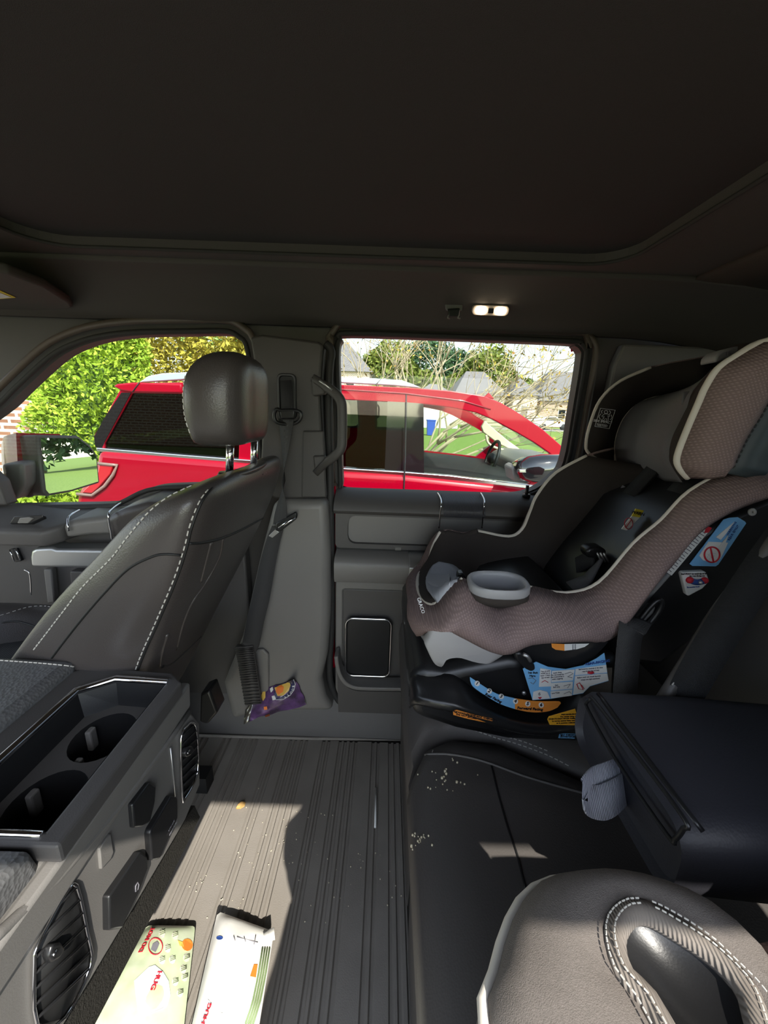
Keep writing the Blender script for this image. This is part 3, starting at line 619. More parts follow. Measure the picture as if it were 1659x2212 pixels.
# ================================================================ rear bench
rb = thing('rear_bench', 'black leather rear bench seat with centre armrest folded down', 'seat', (.35, .3, 0))
pf = [(.075, .02), (.070, .20), (.058, .34), (.053, .40), (.060, .435), (.085, .456), (.13, .464), (.21, .463), (.32, .452), (.45, .445), (.62, .45), (.64, .3), (.64, .02)]
def crow(y, dz=0, sc=1.0, dx=0): return [V((x+dx+(1-sc)*.1, y, (z+dz) if z > .39 else z)) for x, z in pf]
YB = [(.04, .50), (.063, .515), (.091, .557), (.135, .568), (.221, .561), (.306, .526), (.34, .50), (.36, .475), (.42, .45), (.7, .45)]
def shear(row, y, w):
    return [V((p.x, y+(interp(YB, p.x)-.503)*w, p.z)) for p in row]
near = mesh('seat_cushion', *loft([shear(crow(y, dz, sc), y, max(0, min(1, (y-.25)/.2))) for y, dz, sc in [(-.45, -.02, 1), (-.3, 0, 1), (0, 0, 1), (.25, 0, 1), (.36, .002, 1), (.40, .0, 1), (.455, .004, 1.0), (.485, -.004, .98), (.50, -.03, .93), (.503, -.06, .9)]]), LEAS, rb, ang=50)
far = mesh('seat_cushion', *loft([shear(crow(y, dz, sc), y, max(0, min(1, (.75-y)/.22))) for y, dz, sc in [(.505, -.05, .9), (.512, -.012, .94), (.53, .004, .98), (.56, .008, 1), (.75, .006, 1), (.94, .004, 1), (.985, -.01, .98), (1.0, -.05, .92)]]), LEAS, rb, ang=50)
for o_, pts in ((far, [(893, 1527), (910, 1528), (950, 1545), (1000, 1568), (1060, 1590), (1120, 1608), (1180, 1630), (1230, 1655)]), (far, [(905, 1518), (925, 1527), (1000, 1560), (1060, 1582), (1130, 1602), (1190, 1625)]), (near, [(923, 1626), (930, 1603), (945, 1587), (975, 1581), (1020, 1583), (1080, 1592), (1140, 1608), (1200, 1632), (1260, 1665)]), (near, [(934, 1626), (941, 1605), (955, 1593), (980, 1588)])):
    sew(o_, pts, step=.0085, ln=.0055)
seam('seam', near, [(893, 1648), (910, 1632), (960, 1629), (1010, 1636), (1060, 1650), (1130, 1676), (1200, 1697), (1270, 1716)], PLM, .002)
seam('seam', near, [(1062, 1655), (1078, 1720), (1098, 1790), (1118, 1850), (1135, 1920)], PLD, .0016)
mesh('seat_apron', *box((.078, -.5, .0), (.6, .99, .3)), CARP, rb, smooth=False)
# backrest
bp_ = [(.66, .40), (.69, .55), (.735, .70), (.78, .85), (.81, .93), (.84, .955), (.87, .955), (.89, .93), (.89, .85), (.86, .40)]
for y0, y1 in ((-.5, .20), (.21, .44), (.45, 1.02)):
    mesh('backrest', *loft([[V((x+dx, y, z)) for x, z in bp_] for y, dx in [(y0, .02), (y0+.02, .004), ((y0+y1)/2, 0), (y1-.02, .004), (y1, .02)]]), LEAS, rb, ang=50)
bo = [PY(u, v, Y) for u, v, Y in [(1412, 1545, .45), (1446, 1490, .46), (1496, 1410, .48), (1548, 1325, .50), (1608, 1248, .50), (1690, 1150, .50)]]
bol = mesh('side_bolster', *tube(cat(bo, 4), .009, 12), LEAS, rb)
sew(bol, [(1452, 1480), (1495, 1412), (1545, 1330), (1604, 1252)], step=.0085)
# folded armrest
XA = .272
ar_px = [(1284, 1486), (1262, 1494), (1247, 1515), (1250, 1560), (1274, 1622), (1330, 1690), (1400, 1765), (1481, 1916), (1500, 1900), (1520, 1850), (1530, 1806), (1518, 1786), (1400, 1620), (1305, 1492)]
afr = [PX(u, v, XA) for u, v in ar_px]
yr = [p.y for p in afr]
ya, yb = .245, .442
def aring(x, zt, zb, ins=0, r=.03):
    w = (yb-ya)/2-ins; c = V((x, (ya+yb)/2, (zt+zb)/2)); return rrect(c, (0, 1, 0), (0, 0, 1), w*2, zt-zb-ins*2, max(.005, r-ins), 4)
arm_ = mesh('armrest', *loft([aring(XA+.008, .668, .588, .010), aring(XA, .672, .588, .004), aring(XA+.012, .675, .588), aring(.40, .672, .575), aring(.60, .660, .56), aring(.70, .655, .56)]), LEAD, rb, ang=50)
ins_ = [(1284, 1514), (1274, 1512), (1268, 1517), (1270, 1532), (1330, 1640), (1440, 1802), (1458, 1812), (1476, 1790), (1480, 1772), (1390, 1650)]
fp = mesh('armrest_insert', *tube(cat([PX(u, v, XA-.0015) for u, v in ins_], 4, True), .0022, 6, True), PLB, arm_)
pr = [(1296, 1490), (1400, 1626), (1520, 1784), (1534, 1800), (1530, 1818)]
seam('armrest_edge', arm_, [(1292, 1498), (1400, 1640), (1518, 1796)], PLB, .003, off=-.001)
# webbing pull loop below the armrest
LPM = mat('grey_loop_webbing', srgb(168, 170, 182), .8, bump='ribs', bs=140, bd=.6)
lp_ = cat([PX(u, v, x) for u, v, x in [(1345, 1668, .285), (1318, 1680, .262), (1285, 1694, .238), (1268, 1710, .222), (1275, 1728, .226), (1300, 1733, .240), (1330, 1718, .262), (1352, 1700, .285)]], 4)
mesh('pull_loop', *strap(lp_, V((.35, .75, .55)), .030, .0022), LPM, rb)
# rear shoulder belt beside the child seat and lap belt through it
sb2 = thing('seat_belt', 'black rear belt crossing the backrest right of the child seat', 'belt', tuple(PY(1560, 1320, .5)))
P5 = [PY(u, v, Y) for u, v, Y in [(1700, 1150, .50), (1640, 1235, .485), (1585, 1320, .47), (1536, 1400, .458), (1492, 1478, .45), (1470, 1520, .45)]]
mesh('webbing', *strap(cat(P5, 4), V((.7, -.3, .4)), .040, .0014), WEBD, sb2)
FAB2 = mat('grey_knit_fabric', srgb(112, 105, 100), .9, spec=.2, bump='noise', bs=1600, bd=.3, var=(srgb(104, 98, 93), 700))
FABP = mat('harness_pad_grey', srgb(150, 150, 156), .9, spec=.15, bump='noise', bs=900, bd=.3)
FABT = mat('trim_webbing', srgb(120, 112, 104), .9, bump='ribs', bs=160, bd=.5)
# ================================================================ child seats
cs1 = thing('child_seat', 'taupe and black convertible child seat with grey cup holder by the rear door', 'child seat', (.35, .75, .46))
C = cs1
YN, YF, YC = .60, .90, .75
NP = [PY(u, v, YN) for u, v in [(940, 1307), (1000, 1250), (1068, 1300), (1136, 1268), (1222, 1282), (1294, 1259), (1369, 1175), (1429, 1124), (1490, 1062), (1582, 1014)]]
FP = [PY(u, v, YF) for u, v in [(924, 1220), (953, 1150), (1000, 1152), (1032, 1147), (1098, 1159), (1128, 1143), (1145, 1105), (1160, 1070), (1200, 1022), (1267, 985)]]
BT = [PY(904, 1262, YC), V((.138, YC, .676)), V((.19, YC, .656)), V((.24, YC, .636)), V((.31, YC, .606)), V((.415, YC, .592)), V((.475, YC, .665)), V((.515, YC, .75)), V((.56, YC, .845)), V((.61, YC, .92))]
NP[0] += V((0, 0.0, 0))
def ustation(i, k=14):
    N, Fr_, B = NP[i], FP[i], BT[i]; out = []
    mid = (N+Fr_)/2; mid = V((mid.x, YC, mid.z)); dv = B-mid
    for j in range(k+1):
        c = -math.cos(math.pi*j/k); l = (c+1)/2; e = 1-abs(c)**4
        p = N.lerp(Fr_, l); p.y = YC+(YF-YC)*c; p += V((dv.x, 0, dv.z))*e; out.append(p)
    return out
ust = [ustation(i) for i in range(10)]
bucket_rows = []
for j in range(15): bucket_rows.append(cat([u[j] for u in ust], 3))
bucket_rows = list(map(list, zip(*bucket_rows)))
bk1 = mesh('bucket_lining', *grid(bucket_rows), FABK, C, solid=.006)
# outer cover: from the piping down and round the front
NB = [(930, 1323), (993, 1374), (1060, 1405), (1120, 1402), (1205, 1379), (1318, 1386), (1397, 1286), (1457, 1227), (1516, 1155), (1576, 1112), (1659, 1080), (1740, 1050)]
YB_ = .555
nb = [PY(u, v, YB_) for u, v in [(950, 1349), (993, 1374), (1078, 1411), (1138, 1392), (1240, 1381), (1314, 1382), (1388, 1286), (1448, 1222), (1506, 1152), (1580, 1104), (1652, 1076), (1736, 1044)]]
nt = NP + [PY(1630, 1015, .598), PY(1720, 1050, .598)]
nbl = [(0.012, -.030)]*12
trip = []
for a, b in list(zip(nt, nb))[::-1]: trip.append((a, (a+b)/2+V((0, -.050 if a.x < .33 else (-.036 if a.x < .42 else -.022), .004)), b))
front = [(NP[0].lerp(BT[0], .5)+V((-.008, -.01, -.004)), None, V((.070, .63, .615))), (BT[0]+V((-.002, 0, 0)), None, V((.078, YC, .59))), (FP[0].lerp(BT[0], .5)+V((-.008, .01, -.004)), None, V((.075, .88, .60)))]
for a, _, b in front: trip.append((a, (a+b)/2+V((-.018, 0, .0)), b))
ft = FP + [FP[-1]+V((.06, 0, .02))]
for i, a in enumerate(ft):
    n_ = nb[min(i, len(nb)-1)]; b = V((n_.x+.01, .945, n_.z)); 
    if i == 0: b = V((.10, .93, .62))
    trip.append((a, (a+b)/2+V((-.004, .040, 0)), b))
rows = []
for a, m_, b in trip:
    col_ = []
    for k in range(7):
        t = k/6; ctl = 2*m_-(a+b)/2; p = a*(1-t)**2+ctl*2*t*(1-t)+b*t*t; col_.append(p)
    rows.append(col_)
rows2 = [cat([r[k] for r in rows], 4) for k in range(7)]
sc_ = mesh('side_cover', *grid(rows2), FAB, C, solid=.005)
# piping round the whole opening
pth = [PY(1720, 1052, .60), PY(1654, 1024, .60), PY(1626, 1013, .60)]+NP[::-1]
pipn = cat(pth[:10], 5)
mesh('piping', *tube(pipn, .0042, 8), PIPE, C)
lipc = cat([NP[1], NP[0].lerp(NP[1], .05), NP[0].lerp(BT[0], .5)+V((-.008, -.01, -.004)), BT[0]+V((-.002, 0, 0)), FP[0].lerp(BT[0], .5)+V((-.008, .01, -.004)), FP[0], FP[0].lerp(FP[1], .5)+V((-.004, 0, .006)), FP[1]+V((-.002, 0, .001))], 5)
mesh('piping', *tube(lipc, .0042, 8), PIPE, C)
pf2 = cat(FP[3:], 5)
mesh('piping', *tube(pf2, .0042, 8), PIPE, C)
mesh('cup_rim', *tube(cat([FP[1], FP[1].lerp(FP[3], .25)+V((0, 0, -.008)), FP[1].lerp(FP[3], .6)+V((0, 0, -.011)), FP[3]], 5), .007, 8), FABK, C)
# light grey front pad
padL = cat([V((u, v, 0)) for u, v in [(938, 1226), (927, 1243), (921, 1262), (925, 1281), (944, 1297)]], 3)
padR = cat([V((u, v, 0)) for u, v in [(950, 1219), (976, 1226), (993, 1243), (984, 1264), (946, 1300)]], 3)
pg = []
for a, b in zip(padL, padR):
    r = []
    for k in range(8):
        p = a.lerp(b, k/7); q = on(bk1, p.x, p.y, .006) or PY(p.x, p.y, .75); r.append(q)
    pg.append(r)
mesh('front_pad', *grid(pg), FABL, C, solid=.004)
tg = cat([on(bk1, u, v, .012) or PY(u, v, .74) for u, v in [(913, 1254), (918, 1262), (950, 1264), (976, 1270)]], 3)
mesh('pad_tab', *prism([(on(bk1, u, v, .012) or PY(u, v, .735)) for u, v in [(924, 1255), (930, 1249), (968, 1251), (976, 1262), (978, 1274), (936, 1273), (927, 1266)]], (-.002, .0, -.006)), FABL, C, bev=.002, bseg=2)
mesh('strap_slot', *prism([PY(u, v, .70) for u, v in [(990, 1240), (1000, 1238), (1008, 1250), (996, 1258), (988, 1252)]], (0, .02, 0)), PLB, C, bev=.002)
# back pad and harness
bpad = [r[5:10] for r in bucket_rows[15:28]]
mesh('back_pad', *grid([[p+V((-.008, 0, .003)) for p in r] for r in bpad]), FABP, C, solid=.006)
def bpt(i, j, off): p = bucket_rows[i][j]; return p+V((-off, 0, off*.35))
for j in (8.4, 6.0):
    q = []
    for i in range(13, 28): a, b = bucket_rows[i][int(j)], bucket_rows[i][int(j)+1]; q.append(a.lerp(b, j-int(j))+V((-.034, 0, .012)))
    hp_ = mesh('harness_strap', *strap(q, V((0, 1, 0)), .040, .007), WEBD, C)
    if j > 7:
        mid = q[7]; 
hl = [PY(u, v, .745) for u, v in [(1377, 1100), (1391, 1104), (1383, 1118), (1368, 1114)]]
W1 = mesh('warning_label', *prism([PY(u, v, .70) for u, v in [(1374, 1099), (1391, 1103), (1382, 1118), (1365, 1115)]], (0, .002, 0)), YEL, C, smooth=False)
textpx('WARN', 1378, 1109, .699, 7, INK, W1, 12)
W2 = mesh('warning_label', *prism([PY(u, v, .70) for u, v in [(1365, 1115), (1382, 1118), (1354, 1146), (1343, 1143), (1356, 1126)]], (0, .002, 0)), STW, C, smooth=False)
mesh('red_ring', *tube([PY(u, v, .699) for u, v in circ(1358, 1131, 9, 16, 12)], .0007, 5, True), INKR, W2)
mesh('red_bar', *tube([PY(1352, 1140, .699), PY(1364, 1122, .699)], .0006, 5), INKR, W2)
cl = thing  # (chest clip and buckle are parts of the seat)
mesh('chest_clip', *prism([PY(u, v, .70) for u, v in [(1266, 1192), (1274, 1184), (1300, 1182), (1312, 1190), (1310, 1200), (1296, 1206), (1270, 1206)]], (0, .03, 0)), PLB, C, bev=.006, bseg=3)
for k in range(3): mesh('buckle_prong', *tube([PY(1290+k*7, 1194, .693), PY(1300+k*7, 1214, .693)], .0022, 6), SAT, C)
mesh('crotch_strap', *strap([PY(u, v, .70) for u, v in [(1300, 1206), (1270, 1250), (1236, 1272)]], V((.6, .5, .6)), .045, .005), FABG, C)
mesh('lap_strap', *strap(cat([PY(u, v, Y) for u, v, Y in [(1285, 1200, .72), (1240, 1225, .78), (1195, 1240, .84), (1160, 1250, .87)]], 4), V((.3, 0, 1)), .040, .006), WEBB, C)
mesh('pad_point', *prism([on(bk1, u, v, .008) or PY(u, v, .86) for u, v in [(1212, 1224), (1260, 1190), (1310, 1120), (1345, 1050), (1362, 1060), (1320, 1140), (1270, 1210), (1225, 1226)]], (0, .003, 0)), FABG, C, smooth=False)
# cup holder
cc = PY(1075, 1264, .586); cxv = V((1, 0, .01)); cyv = V((0, 1, 0))
cpo = lambda k, dz: ell(cc+V((0, 0, dz)), cxv, cyv, .050*k, .040*k, 28, 2.6)
cup = mesh('cup_holder', *loft([[p+V((0, .022, 0)) for p in cpo(.78, -.036)], cpo(.95, -.008), cpo(1.0, -.004), cpo(1.0, .006), cpo(.96, .009), cpo(.86, .008), cpo(.83, .002), [p+V((0, .016, 0)) for p in cpo(.72, -.028)], [p+V((0, .018, 0)) for p in cpo(.66, -.030)]], True, True), GPL2, C, ang=70)
mesh('cup_collar', *loft([cpo(.99, -.006), cpo(1.0, -.014), [p+V((0, .03, 0)) for p in cpo(.86, -.040)]], True, False), FABK, C)
# headrest
hrest = thing
far_o = [(1545, 768, .90), (1405, 794, .93), (1340, 823, .93), (1297, 863, .93), (1275, 915, .93), (1266, 957, .93), (1273, 980, .93), (1319, 1007, .92), (1383, 1033, .88)]
far_i = [(1512, 840, .92), (1435, 854, .95), (1380, 870, .95), (1350, 897, .95), (1335, 925, .95), (1327, 955, .95), (1327, 980, .945), (1331, 1008, .935), (1383, 1034, .885)]
near_i = [(1540, 800, .64), (1501, 845, .63), (1490, 875, .63), (1479, 905, .63), (1462, 932, .625), (1452, 960, .62), (1450, 985, .62), (1460, 1007, .62), (1478, 1040, .62)]
near_o = [(1640, 742, .585), (1590, 770, .585), (1550, 798, .585), (1524, 838, .585), (1510, 870, .585), (1485, 928, .585), (1464, 985, .585), (1468, 1010, .585), (1486, 1031, .59)]
U3 = lambda L: [PY(*p) for p in L]
fo, fi, ni, no = U3(far_o), U3(far_i), U3(near_i), U3(near_o)
gr = []
for a, b in zip(far_i, near_i):
    r = []
    for k in range(9):
        t = k/8; r.append(PY(a[0]+(b[0]-a[0])*t, a[1]+(b[1]-a[1])*t, a[2]+(b[2]-a[2])*(t**1.6)))
    gr.append(r)
HR = mesh('headrest', *grid([cat([r[k] for r in gr], 3) for k in range(9)]), FABG, C, solid=.006)
mesh('headrest_wing', *grid([cat(x, 3) for x in (fo, [a.lerp(b, .5)+V((-.004, -.003, 0)) for a, b in zip(fo, fi)], fi)]), FABK, HR, solid=.006)
mesh('headrest_wing', *grid([cat(x, 3) for x in (fo, [a+V((.06, .03, .0)) for a in fo], [a+V((.16, .03, -.01)) for a in fo])]), FAB, HR, solid=.005)
mesh('headrest_wing', *grid([cat(x, 3) for x in (no, [a.lerp(b, .5)+V((-.004, .002, 0)) for a, b in zip(no, ni)], ni)]), FABK, HR, solid=.005)
wo = U3([(1760, 745, .56), (1730, 790, .56), (1700, 818, .56), (1659, 868, .56), (1640, 900, .56), (1612, 945, .56), (1590, 990, .56), (1582, 1008, .56), (1560, 1019, .565)])
mesh('headrest_wing', *grid([cat(x, 3) for x in (no, [a.lerp(b, .33)+V((0, -.022, 0)) for a, b in zip(no, wo)], [a.lerp(b, .7)+V((0, -.022, 0)) for a, b in zip(no, wo)], wo)]), FAB, HR, solid=.004)
mesh('headrest_top', *grid([cat(x, 3) for x in ([fo[2], fo[1], fo[0], PY(1590, 745, .78), no[0]], [fi[2]+V((.02, 0, .03)), fi[1]+V((.04, 0, .03)), fi[0]+V((.05, 0, .03)), PY(1570, 830, .78)+V((.02, 0, 0)), ni[0]])]), FABK, HR, solid=.005)
mesh('piping', *tube(cat(fo[1:], 4), .0036, 8), PIPE, HR)
mesh('piping', *tube(cat(fi[1:8], 4), .0042, 8), PIPE, HR)
mesh('piping', *tube(cat([PY(1720, 725, .585)]+no, 4), .0052, 8), PIPE, HR)
mesh('strap_tab', *prism([PY(u, v, .68) for u, v in [(1476, 846), (1502, 844), (1494, 870), (1474, 875)]], (0, .004, 0)), FABG, HR, bev=.002)
mesh('wing_shell', *grid([cat(x, 3) for x in (wo, [a+V((.06, .01, -.01)) for a in wo])]), mat('shell_grey', srgb(62, 72, 76), .5), HR, solid=.004)
mesh('seam_dots', *stitches(cat([p+V((0, -.002, 0)) for p in wo[2:]], 4), .007, .004, .0022), PLD, HR, smooth=False)
mesh('adjuster_handle', *prism([PY(u, v, .74) for u, v in [(1545, 784), (1548, 768), (1560, 757), (1590, 748), (1640, 744), (1630, 756), (1590, 766)]], (.01, .05, 0)), GPL2, HR, bev=.004)
textpx('16', 1572, 764, .738, 9, INKG, HR, -12)
mesh('shell_strut', *tube([PY(1590, 1010, .60), PY(1680, 900, .60)], .011, 10), GPL2, C)
si = [PY(u, v, .915) for u, v in [(1297, 882), (1329, 886), (1316, 926), (1285, 921)]]
sil = mesh('impact_label', *tube(rrect(sum(si, V())/4, si[1]-si[0], (si[0]-si[3]), 1.0, 1.0, .12, 3) if False else cat(si, 1, True)+[], .0007, 5, True), WHT, HR)
textpx('SIDE IMPACT', 1302, 911, .914, 5.2, WHT, sil, 8)
textpx('TESTED', 1300, 919, .914, 5.2, WHT, sil, 8)
cH = (1309, 892)
mesh('figure_mark', *join(tube([PY(u, v, .914) for u, v in circ(1309, 890, 3.6, 12)], .0006, 5, True), tube([PY(u, v, .914) for u, v in [(1306, 894), (1300, 899), (1302, 901), (1305, 899), (1304, 904), (1299, 907), (1303, 909), (1308, 904), (1311, 905), (1310, 910), (1314, 909), (1314, 902), (1313, 898), (1317, 900), (1317, 897), (1312, 894)]], .0006, 5, True), *[tube(cat([PY(u, v, .914) for u, v in q], 3), .0006, 5) for q in ([(1302, 886), (1299, 889), (1301, 893)], [(1316, 887), (1319, 891), (1316, 895)], [(1298, 894), (1294, 900), (1297, 906)], [(1320, 896), (1322, 902), (1318, 907)])]), WHT, sil)
# grey front foot of the shell
gpo = [(947, 1348), (932, 1360), (924, 1382), (917, 1394), (922, 1408), (931, 1427), (940, 1440), (950, 1444), (956, 1438), (962, 1428), (977, 1423), (998, 1423), (1024, 1431), (1056, 1437), (1072, 1432), (1099, 1412), (1078, 1409), (1030, 1388), (990, 1370)]
gA = cat(PYs(gpo, .548), 2, True); gcx = sum(gA, V())/len(gA)
gr_ = [[gcx+(p-gcx)*.90+V((0, 0, 0)) for p in gA], [gcx+(p-gcx)*.97+V((0, .004, 0)) for p in gA], [p+V((0, .014, 0)) for p in gA], [p+V((.006, .06, -.02)) for p in gA], [p+V((.004, .12, -.055)) for p in gA], [p+V((-.002, .30, -.065)) for p in gA], [p+V((.0, .385, -.06)) for p in gA]]
mesh('front_foot', *loft(gr_), GPL, C, ang=60)
# rocker (lower shell) and handle
rk = [(1098, 1402), (1110, 1416), (1130, 1428), (1165, 1440), (1221, 1448), (1262, 1438), (1292, 1418), (1322, 1386), (1300, 1370), (1130, 1385)]
rkA = PYs(rk, .545); rc = sum(rkA, V())/len(rkA)
rock = mesh('rocker', *loft([[rc+(p-rc)*.93 for p in rkA], [p+V((0, .012, 0)) for p in rkA], [p+V((0, .39, 0)) for p in rkA]]), PLB, C, ang=60)
st = sticker('orange_sticker', [(1191, 1390), (1219, 1391), (1219, 1405), (1200, 1403), (1192, 1398)], .5445, STO, rock)
st = sticker('white_sticker', [(1219, 1391), (1272, 1390), (1262, 1397), (1245, 1402), (1219, 1405)], .5443, STW, rock)
for i in range(4): textpx('|/ ~ /|', 1240, 1393+i*3, .543, 2.4, INKG, st, -3)
hdl = mesh('recline_handle', *prism(PYs([(1112, 1412), (1124, 1408), (1142, 1420), (1156, 1438), (1158, 1448), (1148, 1453), (1136, 1447), (1116, 1428)], .53), (0, .03, 0)), PLB, C, bev=.006, bseg=3)
mesh('handle_pin', *tube(PYs([(1131, 1413), (1140, 1418), (1146, 1428)], .527), .003, 8), SAT, hdl)
# black shell behind the cover, with stickers
shp = [(1318, 1380), (1400, 1280), (1516, 1150), (1640, 1085), (1700, 1060), (1700, 1140), (1640, 1210), (1570, 1290), (1490, 1390), (1430, 1440), (1330, 1430)]
shl = mesh('shell', *prism(PYs(shp, .574), (0, .35, 0)), PLB, C, bev=.01)
s1 = sticker('white_sticker', [(1436, 1233), (1450, 1243), (1537, 1140), (1526, 1136)], .573, STW, shl)
sticker('red_corner', [(1521, 1151), (1530, 1150), (1537, 1140), (1526, 1136)], .572, INKR, s1)
for i in range(16):
    t = i/16; u, v = 1447+t*78, 1232-t*88; mesh('print_line', *tube(PYs([(u-4, v-3), (u+3+(i % 3)*1.5, v+3)], .5722), .0006, 4), INKG, s1)
s2 = sticker('blue_sticker', [(1489, 1218), (1495, 1222), (1545, 1223), (1551, 1219), (1611, 1130), (1608, 1126), (1593, 1117), (1575, 1118), (1562, 1122)], .5725, STB, shl)
sticker('white_patch', [(1510, 1200), (1530, 1170), (1572, 1172), (1556, 1206), (1545, 1216), (1518, 1210)], .5715, STW, s2)
mesh('prohibition_ring', *tube(PYs(circ(1537.6, 1198, 16.5, 28), .5708), .0014, 6, True), INKR, s2)
mesh('prohibition_bar', *tube(PYs([(1534, 1182), (1541, 1214)], .5708), .0014, 6), INKR, s2)
mesh('figure_lines', *join(*[tube(PYs(q, .571), .0004, 4) for q in ([(1526, 1206), (1534, 1194), (1546, 1196)], [(1530, 1208), (1544, 1200)], [(1528, 1196), (1536, 1204)])]), INKG, s2)
sticker('white_arrow', [(1546, 1160), (1586, 1127), (1568, 1152), (1556, 1166)], .5715, STW, s2)
sticker('white_arrow', [(1552, 1180), (1573, 1156), (1566, 1174)], .5713, STW, s2)
for i, s in enumerate(('WARNING', 'REAR ONLY')): textpx(s, 1588+i*4-8, 1142+i*9, .5712, 5, INKB, s2, -58)
lv = mesh('level_gauge', *prism(PYs([(1476, 1237), (1523, 1234.5), (1527, 1238), (1533, 1256), (1518, 1272), (1488, 1288), (1484, 1286), (1473, 1241)], .566), (0, .010, 0)), STW, C, bev=.002)
mesh('gauge_tube', *tube(cat(PYs([(1491, 1253), (1500, 1257), (1510, 1257.5), (1522, 1254)], .565), 4), .0048, 10), INKB, lv)
for u, v in ((1490, 1253), (1522, 1254)): mesh('gauge_end', *ball(PY(u, v, .564), .0058, .005, .0055), INKR, lv)
mesh('gauge_bead', *ball(PY(1513, 1258.5, .560), .003, .003, .003), SAT, lv)
textpx('Ball MUST be entirely in blue', 1501, 1239.5, .5655, 3.6, INK, lv, -1)
textpx('for rear-facing use', 1506, 1244, .5655, 3.2, INK, lv, -1)
textpx('To monitor level', 1497, 1268, .5655, 2.8, INKB, lv, -4)
mesh('washer', *tube(PYs(circ(1624.7, 1106, 5, 14), .56), .0026, 8, True), GPL, shl)
# vehicle belt through the shell
bg = mesh('belt_clip', *prism(PYs([(1378, 1342), (1392, 1326), (1408, 1307), (1418, 1311), (1412, 1326), (1386, 1352)], .562), (0, .012, 0)), SAT, C, bev=.003)
mesh('clip_frame', *tube(cat(PYs([(1376, 1350), (1404, 1312), (1422, 1296), (1430, 1302), (1420, 1326), (1390, 1358)], .558), 3, True), .004, 8, True), PLB, bg)
sb3 = thing('seat_belt', 'dark rear lap belt threaded through the side of the child seat', 'belt', tuple(PY(1355, 1420, .535)))
P6 = cat([PY(u, v, Y) for u, v, Y in [(1378, 1335, .555), (1366, 1352, .535), (1360, 1380, .525), (1356, 1420, .52), (1352, 1470, .515), (1350, 1500, .51)]], 4)
mesh('webbing', *strap(P6, V((1, .1, 0)), .040, .0014), WEB, sb3)
# base
bo_ = [(910, 1440), (888, 1470), (884, 1520), (892, 1552), (985, 1582), (1100, 1606), (1250, 1612), (1340, 1590), (1350, 1420), (1100, 1420), (1000, 1440), (960, 1450)]
bA = PYs(bo_, .556)
base = mesh('base', *prism(bA, (0, .39, -.01)), PLB, C, bev=.02, bseg=3)
# flange: swept ledge around the base
fl1 = cat([PY(u, v, Y) for u, v, Y in [(885, 1496, .60), (890, 1478, .56), (905, 1471, .55), (940, 1476, .545), (975, 1474, .543), (1000, 1486, .540), (1030, 1512, .538), (1070, 1536, .536), (1120, 1552, .535), (1170, 1556, .535), (1215, 1545, .535), (1245, 1520, .535), (1262, 1500, .535)]], 4)
fl2 = cat([PY(u, v, Y) for u, v, Y in [(886, 1512, .56), (902, 1503, .535), (940, 1511, .525), (980, 1519, .52), (1030, 1536, .518), (1080, 1553, .516), (1130, 1566, .515), (1190, 1570, .515), (1240, 1560, .515), (1270, 1545, .515)]], 4)
fa = [fl1[int(i*(len(fl1)-1)/30)] for i in range(31)]; fb = [fl2[int(i*(len(fl2)-1)/30)] for i in range(31)]
fc = [p+V((0, .012, -.026)) for p in fb]
GLB = mat('gloss_black_plastic', srgb(30, 30, 31), .28)
flg = mesh('base_flange', *grid([[p+V((0, .03, .004)) for p in fa], fa, [a.lerp(b, .5)+V((0, .004, -.002)) for a, b in zip(fa, fb)], fb, [p+V((0, -.006, -.008)) for p in fb], fc]), GLB, C, solid=.004)
arc_t = [(1015, 1462), (1024, 1468), (1048, 1484), (1074, 1498.5), (1112, 1508)]; arc_b = [(1112, 1531), (1080, 1520), (1048, 1501.5), (1022, 1483), (1015.5, 1470)]
a1 = sticker('blue_band', [(p.x, p.y) for p in cat([V((u, v, 0)) for u, v in arc_t], 3)]+[(p.x, p.y) for p in cat([V((u, v, 0)) for u, v in arc_b], 3)], .5335, STB, C)
arc_t = [(1112, 1508), (1149, 1513.5), (1180, 1514.5), (1207, 1514.5), (1211, 1519)]; arc_b = [(1204, 1527.5), (1187, 1535), (1164, 1538), (1140, 1537), (1112, 1531)]
a2 = sticker('orange_band', [(p.x, p.y) for p in cat([V((u, v, 0)) for u, v in arc_t], 3)]+[(p.x, p.y) for p in cat([V((u, v, 0)) for u, v in arc_b], 3)], .5335, STO, C)
for k, (u, v) in enumerate([(1030.7, 1476), (1057, 1492.5), (1082.8, 1504), (1113.4, 1514.5), (1140, 1520), (1169, 1522.6)]):
    pr_ = a1 if k < 4 else a2
    sticker('number_disc', circ(u, v, 5.6, 16), .5322, STW, pr_); textpx(str(k+1), u, v, .5312, 8, INK, pr_, (28, 26, 22, 14, 8, 4)[k], bold=.02)
textpx('Rear Facing', 1066, 1508, .5322, 6.5, INK, a1, 27, bold=.02)
textpx('Forward Facing', 1145, 1531, .5322, 6.5, INK, a2, 4, bold=.02)
il = sticker('info_label', [(1129, 1444), (1158, 1429), (1184, 1440), (1222, 1445), (1259, 1437), (1288, 1422), (1305, 1410), (1314, 1470), (1274, 1482), (1259, 1497), (1190, 1509), (1150, 1511.6)], .5345, STB, C)
